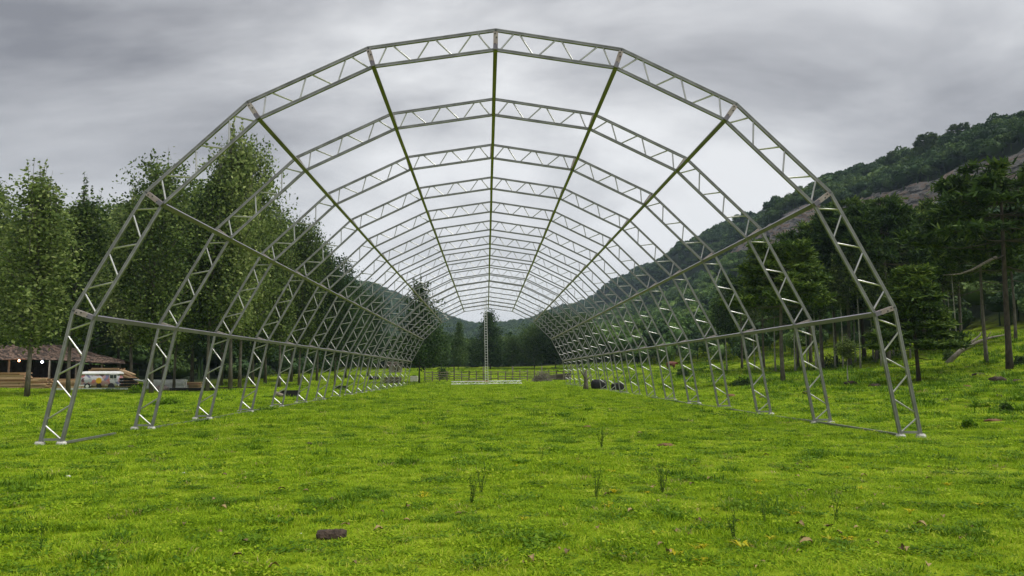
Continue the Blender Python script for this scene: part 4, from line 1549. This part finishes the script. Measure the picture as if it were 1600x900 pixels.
t = thing('small_hut', b, 'tiny hut with a brown gable roof at the top of the grass slope', 'hut')
MB().box((0, 0, 0.6), (2.6, 2.0, 1.4)).build('wall', M['grey_wood'], t)
MB().add([(-1.6, -1.3, 1.25), (1.6, -1.3, 1.25), (1.6, 0, 2.2), (-1.6, 0, 2.2), (-1.6, 1.3, 1.25), (1.6, 1.3, 1.25), (-1.6, 0, 2.1), (1.6, 0, 2.1)], [(0, 1, 2, 3), (3, 2, 5, 4), (0, 6, 4), (0, 1, 7, 6), (6, 7, 5, 4), (1, 7, 5)]).build('roof', M['shed_dark'], t)
MB().box((0.3, -1.02, 0.5), (0.7, 0.06, 1.1)).build('door', M['shed_dark'], t)


# ------------------------------------------------------------------ fence behind the hall
def fence():
    Y = 106.0
    p0, p1 = at_y(664, 590, Y), at_y(892, 590, Y)
    o = thing('paddock_fence', (p0[0], Y, float(H(p0[0], Y))), 'weathered wooden post and rail paddock fence across the end of the pasture', 'fence')
    Lf = p1[0] - p0[0]
    n = 20
    rg = random.Random(3)
    zb = float(H(p0[0], Y))
    for i in range(n + 1):
        x = Lf * i / n
        z = float(H(p0[0] + x, Y)) - zb
        h = rg.uniform(1.35, 1.75) if i % 4 else 2.2
        MB().beam((x, 0, z - 0.2), (x + rg.uniform(-.05, .05), 0, z + h), 0.17, 0.15, up=(0, 1, 0)).build('post', M['grey_wood'] if i % 5 else M['dead_wood'], o)
        if i < n:
            for k in range(4):
                if rg.random() < 0.06:
                    continue
                z1 = float(H(p0[0] + x + Lf / n, Y)) - zb
                hz_ = 0.35 + 0.33 * k
                MB().beam((x, -0.11, z + hz_ + rg.uniform(-.05, .05)), (x + Lf / n * 0.99, -0.11, z1 + hz_ + rg.uniform(-.05, .05)), 0.05, 0.11).build('rail', M['grey_wood'], o)
    b = ground(847, 597)
    t = thing('brush_heap', b, 'heap of dry brown brushwood against the fence', 'brushwood')
    rg2 = np.random.default_rng(8)
    mb = MB()
    for k in range(260):
        a = rg2.uniform(0, 6.28)
        r = 1.3 * math.sqrt(rg2.uniform())
        h = 1.7 * (1 - (r / 1.35) ** 2) * rg2.uniform(0.2, 1)
        d = rg2.normal(0, 1, 3)
        d[2] *= 0.6
        d = d / np.linalg.norm(d) * rg2.uniform(.3, .7)
        c = np.array([r * math.cos(a), r * math.sin(a) * .7, h])
        mb.tube([c - d, c + d], [0.03, 0.012], 4, False)
    tag(mb.build('twig', M['dead_wood'], t), kind='stuff')
    b = ground(692, 594)
    t = thing('dark_bush', b, 'small dark bush growing through the fence rails', 'bush')
    v, f = leaf_quads(rg2.normal(0, 1, (900, 3)) * np.array([.45, .45, .6]) + np.array([0, 0, 1.0]), 0.22, rg2)
    obj('foliage', mesh_np('foliage', v, f, M['darkleaf']), t)
    MB().tube([(0, 0, -.1), (0.05, 0, 1.0)], [0.06, 0.02], 5).build('stem', M['dark_bark'], t)


fence()


# ------------------------------------------------------------------ brown cow at the edge of the wood
def cow():
    b = ground(1049, 577.5)
    t = thing('brown_cow', b, 'reddish brown cow standing at the edge of the wood on the right pasture', 'cow', None, 0.35)
    V = [(0, 0, 1.05), (-0.55, 0, 1.08), (-0.78, 0, 1.02), (0.45, 0, 1.05), (0.72, 0, 1.12), (0.95, 0, 1.18), (1.15, 0, 1.10), (1.38, 0, 0.92),
         (-0.66, 0.20, 0.72), (-0.60, 0.20, 0.42), (-0.68, 0.20, 0.22), (-0.64, 0.20, 0.03),
         (-0.66, -0.20, 0.72), (-0.72, -0.20, 0.42), (-0.80, -0.20, 0.22), (-0.76, -0.20, 0.03),
         (0.52, 0.19, 0.66), (0.52, 0.19, 0.36), (0.54, 0.19, 0.03),
         (0.52, -0.19, 0.66), (0.62, -0.19, 0.36), (0.60, -0.19, 0.03),
         (-0.95, 0, 0.92), (-0.98, 0, 0.45), (1.10, 0.20, 1.16), (1.10, -0.20, 1.16)]
    E_ = [(0, 1), (1, 2), (0, 3), (3, 4), (4, 5), (5, 6), (6, 7), (1, 8), (8, 9), (9, 10), (10, 11), (1, 12), (12, 13), (13, 14), (14, 15), (3, 16), (16, 17), (17, 18), (3, 19), (19, 20), (20, 21), (2, 22), (22, 23), (6, 24), (6, 25)]
    rd = [.36, .33, .22, .35, .27, .17, .15, .09, .15, .09, .06, .065, .15, .09, .06, .065, .12, .075, .06, .12, .075, .06, .04, .025, .035, .035]
    me = bpy.data.meshes.new('body')
    me.from_pydata(V, E_, [])
    me.materials.append(M['brown_hide'])
    o = obj('body', me, t)
    sk = o.modifiers.new('skin', 'SKIN')
    for i, r_ in enumerate(rd):
        q = me.skin_vertices[0].data[i] if me.skin_vertices else None
    if not me.skin_vertices:
        bpy.context.view_layer.objects.active = o
        bpy.ops.mesh.customdata_skin_add()
    for i, r_ in enumerate(rd):
        me.skin_vertices[0].data[i].radius = (r_, r_)
    me.skin_vertices[0].data[0].use_root = True
    sk.use_smooth_shade = True
    ss = o.modifiers.new('sub', 'SUBSURF')
    ss.levels = ss.render_levels = 2


cow()


# ------------------------------------------------------------------ shrubs, weeds and small things on the pasture
def shrub(px, py, wpx, hpx, label, mat='weed', leaf=0.10, n=900):
    b = ground(px, py)
    d = b[1] - CAM[1]
    w, h = wpx * d / FPX, hpx * d / FPX
    rg = np.random.default_rng(int(px))
    t = thing('shrub', b, label, 'shrub', 'shrubs on the pasture')
    dd = rg.normal(0, 1, (n, 3))
    dd /= np.linalg.norm(dd, axis=1)[:, None]
    dd[:, 2] = np.abs(dd[:, 2])
    P_ = dd * (rg.uniform(0.35, 1.05, (n, 1)) ** 0.6) * np.array([w * .5, w * .45, h])
    lump = 1 + 0.25 * np.sin(dd[:, :1] * 7 + px) * np.cos(dd[:, 1:2] * 6)
    v, f = leaf_quads(P_ * lump, leaf, rg, 0.5, 0.6)
    obj('foliage', mesh_np('foliage', v, f, M[mat]), t)
    m = MB()
    for k in range(5):
        a = rg.uniform(0, 6.28)
        MB().tube([(0, 0, -.05), (math.cos(a) * w * .15, math.sin(a) * w * .15, h * .4), (math.cos(a) * w * .3, math.sin(a) * w * .3, h * .75)], [.02, .014, .006], 5).build('stem', M['dark_bark'], t)


shrub(1572, 645, 20, 15, 'dark rounded shrub on the right pasture with a pale stone at its foot', 'weed', 0.09)
shrub(1514, 671, 24, 14, 'loose green tussock-like shrub near the red earth patch', 'dark_grass', 0.10, 700)
shrub(1160, 605, 34, 14, 'low leafy bush seen between two right frame legs', 'darkleaf', 0.16)
shrub(1067, 588, 22, 12, 'dark low bush right of the brown cow', 'darkleaf', 0.2)
shrub(1483, 563, 20, 18, 'dark small bush by the foot of the fallen dead tree', 'darkleaf', 0.18)
shrub(1594, 573, 22, 16, 'black-green bush right beside the umbrella araucaria trunk', 'darkleaf', 0.2)
shrub(262, 633, 40, 10, 'dark leafy clump on the bank below the tube stack', 'dark_grass', 0.16)
shrub(212, 617, 24, 14, 'dark green bush at the foot of the poplar by the crates', 'dark_grass', 0.16)
shrub(1390, 560, 40, 26, 'broad dark bush in front of the araucaria stand', 'darkleaf', 0.25)
shrub(1300, 575, 34, 22, 'bush under the pale slim trunks', 'darkleaf', 0.22)


def weed_mesh(seed, h, n, sp, leafn):
    rg = np.random.default_rng(seed)
    mb = MB()
    pts = []
    for k in range(n):
        a = rg.uniform(0, 6.28)
        q = rg.uniform(.3, 1) * sp
        hh = h * rg.uniform(0.55, 1)
        pa = [np.array([math.cos(a), math.sin(a), 0]) * q * s ** 1.4 + np.array([rg.normal(0, .01), rg.normal(0, .01), hh * s]) for s in np.linspace(0, 1, 5)]
        pa[0][2] = -0.03
        mb.tube(pa, [.0034, .003, .0026, .002, .001], 4, False)
        for j in range(leafn):
            s = rg.uniform(0.15, 1.0)
            i = min(3, int(s * 4))
            c = pa[i] + (pa[i + 1] - pa[i]) * (s * 4 - i)
            pts.append(c + rg.normal(0, .012, 3))
    v, f = leaf_quads(np.array(pts), 0.036, rg, 0.26, 0.2)
    return mb.mesh('stem', M['weed'], True), mesh_np('leaves', v, f, M['weed'])


WEED = [weed_mesh(91, 0.62, 4, 0.14, 10), weed_mesh(92, 0.45, 7, 0.16, 14), weed_mesh(93, 0.5, 9, 0.12, 16)]
for px, py, k, s, lab in [
    (940, 702, 2, 1.15, 'leafy weed with a dark base near the red dung pat'),
    (1146, 850, 2, 0.8, 'dark-stemmed weed clump beside the bright yellow weed star'),
    (1196, 820, 0, 0.7, 'single thin dark weed stalk right of the dark-stemmed clump'),
    (932, 782, 1, 1.0, 'thin forked weed with two bare stalks'),
    (1035, 772, 2, 1.1, 'bushy upright weed straight below the red dung pat'),
    (752, 772, 1, 1.0, 'dark wispy weed clump in the taller grass'),
    (738, 790, 2, 0.9, 'wide wispy weed patch in the taller grass'),
    (845, 726, 0, 0.8, 'single leaning weed stalk on open short grass'),
    (403, 802, 0, 0.6, 'thin upright weed stalk in short grass above the dark wood chunk'),
    (62, 872, 0, 0.75, 'thin tall weed stalk at the grass corner left of the dark wood chunk'),
    (1305, 822, 0, 0.9, 'tall single weed stalk on the grass below the front right leg'),
    (530, 815, 0, 0.5, 'short weed stalk just behind the dark wood chunk')]:
    b = ground(px, py)
    t = thing('weed_plant', b, lab, 'weed', 'weeds on the pasture', RNG.uniform(0, 6.28))
    t.scale = (s, s, s)
    obj('stem', WEED[k][0], t)
    obj('leaves', WEED[k][1], t)


def lump(name, px, py, wpx, ratio, label, cat, mat, group=None, seed=0, hr=0.22):
    b = ground(px, py)
    d = b[1] - CAM[1]
    w = wpx * d / FPX
    mb = MB().blob((0, 0, w * hr * 0.35), (w * .5, w * .5 * ratio, w * hr), seed, 18, 8, 0.34, flat=-0.02)
    o = mb.build(name, mat, None, True, b, RNG.uniform(-.3, .3))
    tag(o, label, cat, group)
    return o


def charred_chunk():
    b = ground(518, 846)
    t = thing('charred_log', b, 'dark charred chunk of wood lying in the short grass', 'wood chunk')
    t.rotation_euler = (0, 0, 0.08)
    rg = random.Random(2)
    mb = MB()
    n, m = 12, 9
    V, F = [], []
    for i in range(m):
        x = -0.135 + 0.27 * i / (m - 1)
        k_ = 0.78 if i in (0, m - 1) else 1
        for k in range(n):
            a = 6.283 * k / n
            r_ = k_ * (1 + rg.uniform(-.10, .10))
            V.append((x + rg.uniform(-.01, .01), 0.080 * r_ * math.cos(a), 0.050 + 0.066 * r_ * math.sin(a)))
    for i in range(m - 1):
        for k in range(n):
            F.append((i * n + k, i * n + (k + 1) % n, (i + 1) * n + (k + 1) % n, (i + 1) * n + k))
    F += [tuple(range(n - 1, -1, -1)), tuple(range((m - 1) * n, m * n))]
    mb.add(V, F).build('log', M['dung'], t)
    tag(MB().blob((0.13, -0.075, 0.018), (0.024, 0.018, 0.016), 4, 8, 6, .2).build('pebble', M['stone'], None, True, b), 'pale pebble at the end of the charred wood chunk', 'pebble')


charred_chunk()
lump('dung_pat', 1041, 698, 28, 0.8, 'reddish brown dung pat on the open grass', 'dung', M['red_earth'], 'dung and earth clods', 1, .14)
lump('dung_pat', 204, 700, 12, .8, 'small dark dung pat beside the second left frame foot', 'dung', M['dung'], 'dung and earth clods', 2)
lump('dung_pat', 483, 695, 12, .8, 'small dark dung pat on the grass inside the hall frame', 'dung', M['dung'], 'dung and earth clods', 3)
lump('earth_patch', 1550, 658, 26, .7, 'bare reddish earth patch on the right pasture', 'earth', M['red_earth'], 'dung and earth clods', 4, .10)
for i, (px, py, w) in enumerate([(1339, 643, 9), (1348, 645, 9), (1376, 647, 20), (917, 669, 18), (1460, 618, 14), (1480, 626, 16), (1510, 606, 20), (1560, 620, 16), (1530, 588, 26), (1470, 585, 18), (1590, 598, 24), (1400, 610, 16), (1290, 622, 14), (1260, 615, 18), (1190, 622, 12), (1142, 620, 20), (1330, 601, 26), (1368, 606, 28), (1585, 660, 12), (1560, 596, 34), (440, 740, 9), (1085, 697, 8), (735, 648, 8), (30, 648, 14), (10, 664, 12), (860, 652, 9)]):
    lump('earth_clod', px, py, w * 0.75, .8, 'small dark earth clod or dung lying in the pasture grass', 'clod', M['dung'] if i % 3 else M['red_earth'], 'small dark clods in the grass', 10 + i)
for px, py, w in [(287, 741, 7), (107, 746, 8), (1105, 764, 5), (1220, 817, 7), (156 + 800, 762, 5), (330, 822, 5), (470, 835, 5), (700, 742, 4)]:
    lump('pebble', px, py, w, .7, 'small pale pebble lying in the grass', 'pebble', M['stone'], 'pale pebbles in the grass', int(px), .3)


def curl_leaf(seed):
    rg = np.random.default_rng(seed)
    V, F = [], []
    n = 5
    for i in range(n + 1):
        u = i / n
        w = 0.5 * math.sin(math.pi * (0.08 + 0.86 * u)) * (0.75 + .25 * rg.uniform())
        z = 0.28 * math.sin(u * 3.1 + rg.uniform(-.3, .3))
        for s in (-1, 0, 1):
            V.append((u - .5, s * w * .62, z + 0.16 * abs(s) * rg.uniform(.5, 1.6)))
    for i in range(n):
        for s in (0, 1):
            k = 3 * i + s
            F.append((k, k + 1, k + 4, k + 3))
    return mesh_np('dead_leaf', np.array(V), np.array(F), M['deadleaf'], True)


LEAF = [curl_leaf(i) for i in range(4)]
fixed = [(1172, 780), (985, 806), (935, 833), (1251, 828), (1296, 835), (1412, 868), (1440, 828), (820, 890), (793, 888), (830, 884), (872, 868), (1410, 868), (1192, 892), (1260, 858), (1000, 680), (1110, 755)]
for i in range(96):
    if i < len(fixed):
        px, py = fixed[i]
    else:
        px = RNG.uniform(250, 1590) if i % 3 else RNG.uniform(850, 1590)
        py = 712 + 185 * RNG.uniform() ** 0.7
    b = ground(px, py)
    o = obj('dead_leaf', LEAF[i % 4], None, (b[0], b[1], b[2] + 0.045), RNG.uniform(0, 6.28))
    s = RNG.uniform(0.05, 0.095) * (1.25 if i < len(fixed) else 1)
    o.scale = (s, s, s)
    o.rotation_euler[0] = RNG.uniform(-.4, .4)
    tag(o, 'curled dry brown leaf lying on the grass', 'leaf', 'dry leaves on the grass')


def star_weed(seed):
    rg = np.random.default_rng(seed)
    V, F = [], []
    n = 9
    for i in range(n):
        a = 6.283 * i / n + rg.normal(0, .2)
        L_ = rg.uniform(.6, 1.0)
        o = np.array([math.cos(a), math.sin(a), 0])
        s = np.array([-o[1], o[0], 0])
        z = [0.02, rg.uniform(.25, .5), rg.uniform(.2, .55)]
        for u, w, zz in ((0.03, .04, z[0]), (.5, .11, z[1]), (1.0, .03, z[2])):
            p = o * L_ * u + np.array([0, 0, zz])
            V += [p - s * w, p + s * w]
        k = 6 * i
        F += [(k, k + 1, k + 3, k + 2), (k + 2, k + 3, k + 5, k + 4)]
    return mesh_np('yellow_weed', np.array(V), np.array(F), M['yellow_weed'])


STAR = [star_weed(i) for i in range(3)]
fy_ = [(1158, 822), (1206, 846), (1350, 862), (975, 866), (1012, 773), (960, 772), (1185, 757), (820, 815), (1100, 858), (1560, 866), (1572, 880), (1025, 840), (1325, 848), (820, 828), (978, 874), (1480, 762), (1345, 768)]
for i in range(60):
    if i < len(fy_):
        px, py = fy_[i]
    else:
        px = RNG.uniform(60, 1590) if i % 4 == 0 else RNG.uniform(650, 1590)
        py = 715 + 180 * RNG.uniform() ** 0.8
    b = ground(px, py)
    o = obj('yellow_weed', STAR[i % 3], None, (b[0], b[1], b[2] + 0.01), RNG.uniform(0, 6.28))
    s = RNG.uniform(0.07, 0.13)
    o.scale = (s, s, s)
    tag(o, 'small star of yellow leaves growing flat in the grass', 'weed', 'yellow weeds in the grass')


# ------------------------------------------------------------------ the air of the valley
def haze():
    x0, x1, y0, y1, z0, z1 = -1600, 1600, -120, 4100, -3.0, 165.0
    mb = MB().add([(x0, y0, z0), (x1, y0, z0), (x1, y1, z0), (x0, y1, z0), (x0, y0, z1), (x1, y0, z1), (x1, y1, z1), (x0, y1, z1)],
                  [(3, 2, 1, 0), (4, 5, 6, 7), (0, 1, 5, 4), (1, 2, 6, 5), (2, 3, 7, 6), (3, 0, 4, 7)])
    m = bpy.data.materials.new('haze_air')
    m.use_nodes = True
    t = m.node_tree
    t.nodes.remove(t.nodes['Principled BSDF'])
    v = N(t, 'ShaderNodeVolumePrincipled')
    v.inputs['Color'].default_value = (0.62, 0.80, 1.0, 1)
    v.inputs['Density'].default_value = 0.00014
    t.links.new(v.outputs[0], t.nodes['Material Output'].inputs['Volume'])
    o = mb.build('haze', m)
    tag(o, kind='stuff')


haze()
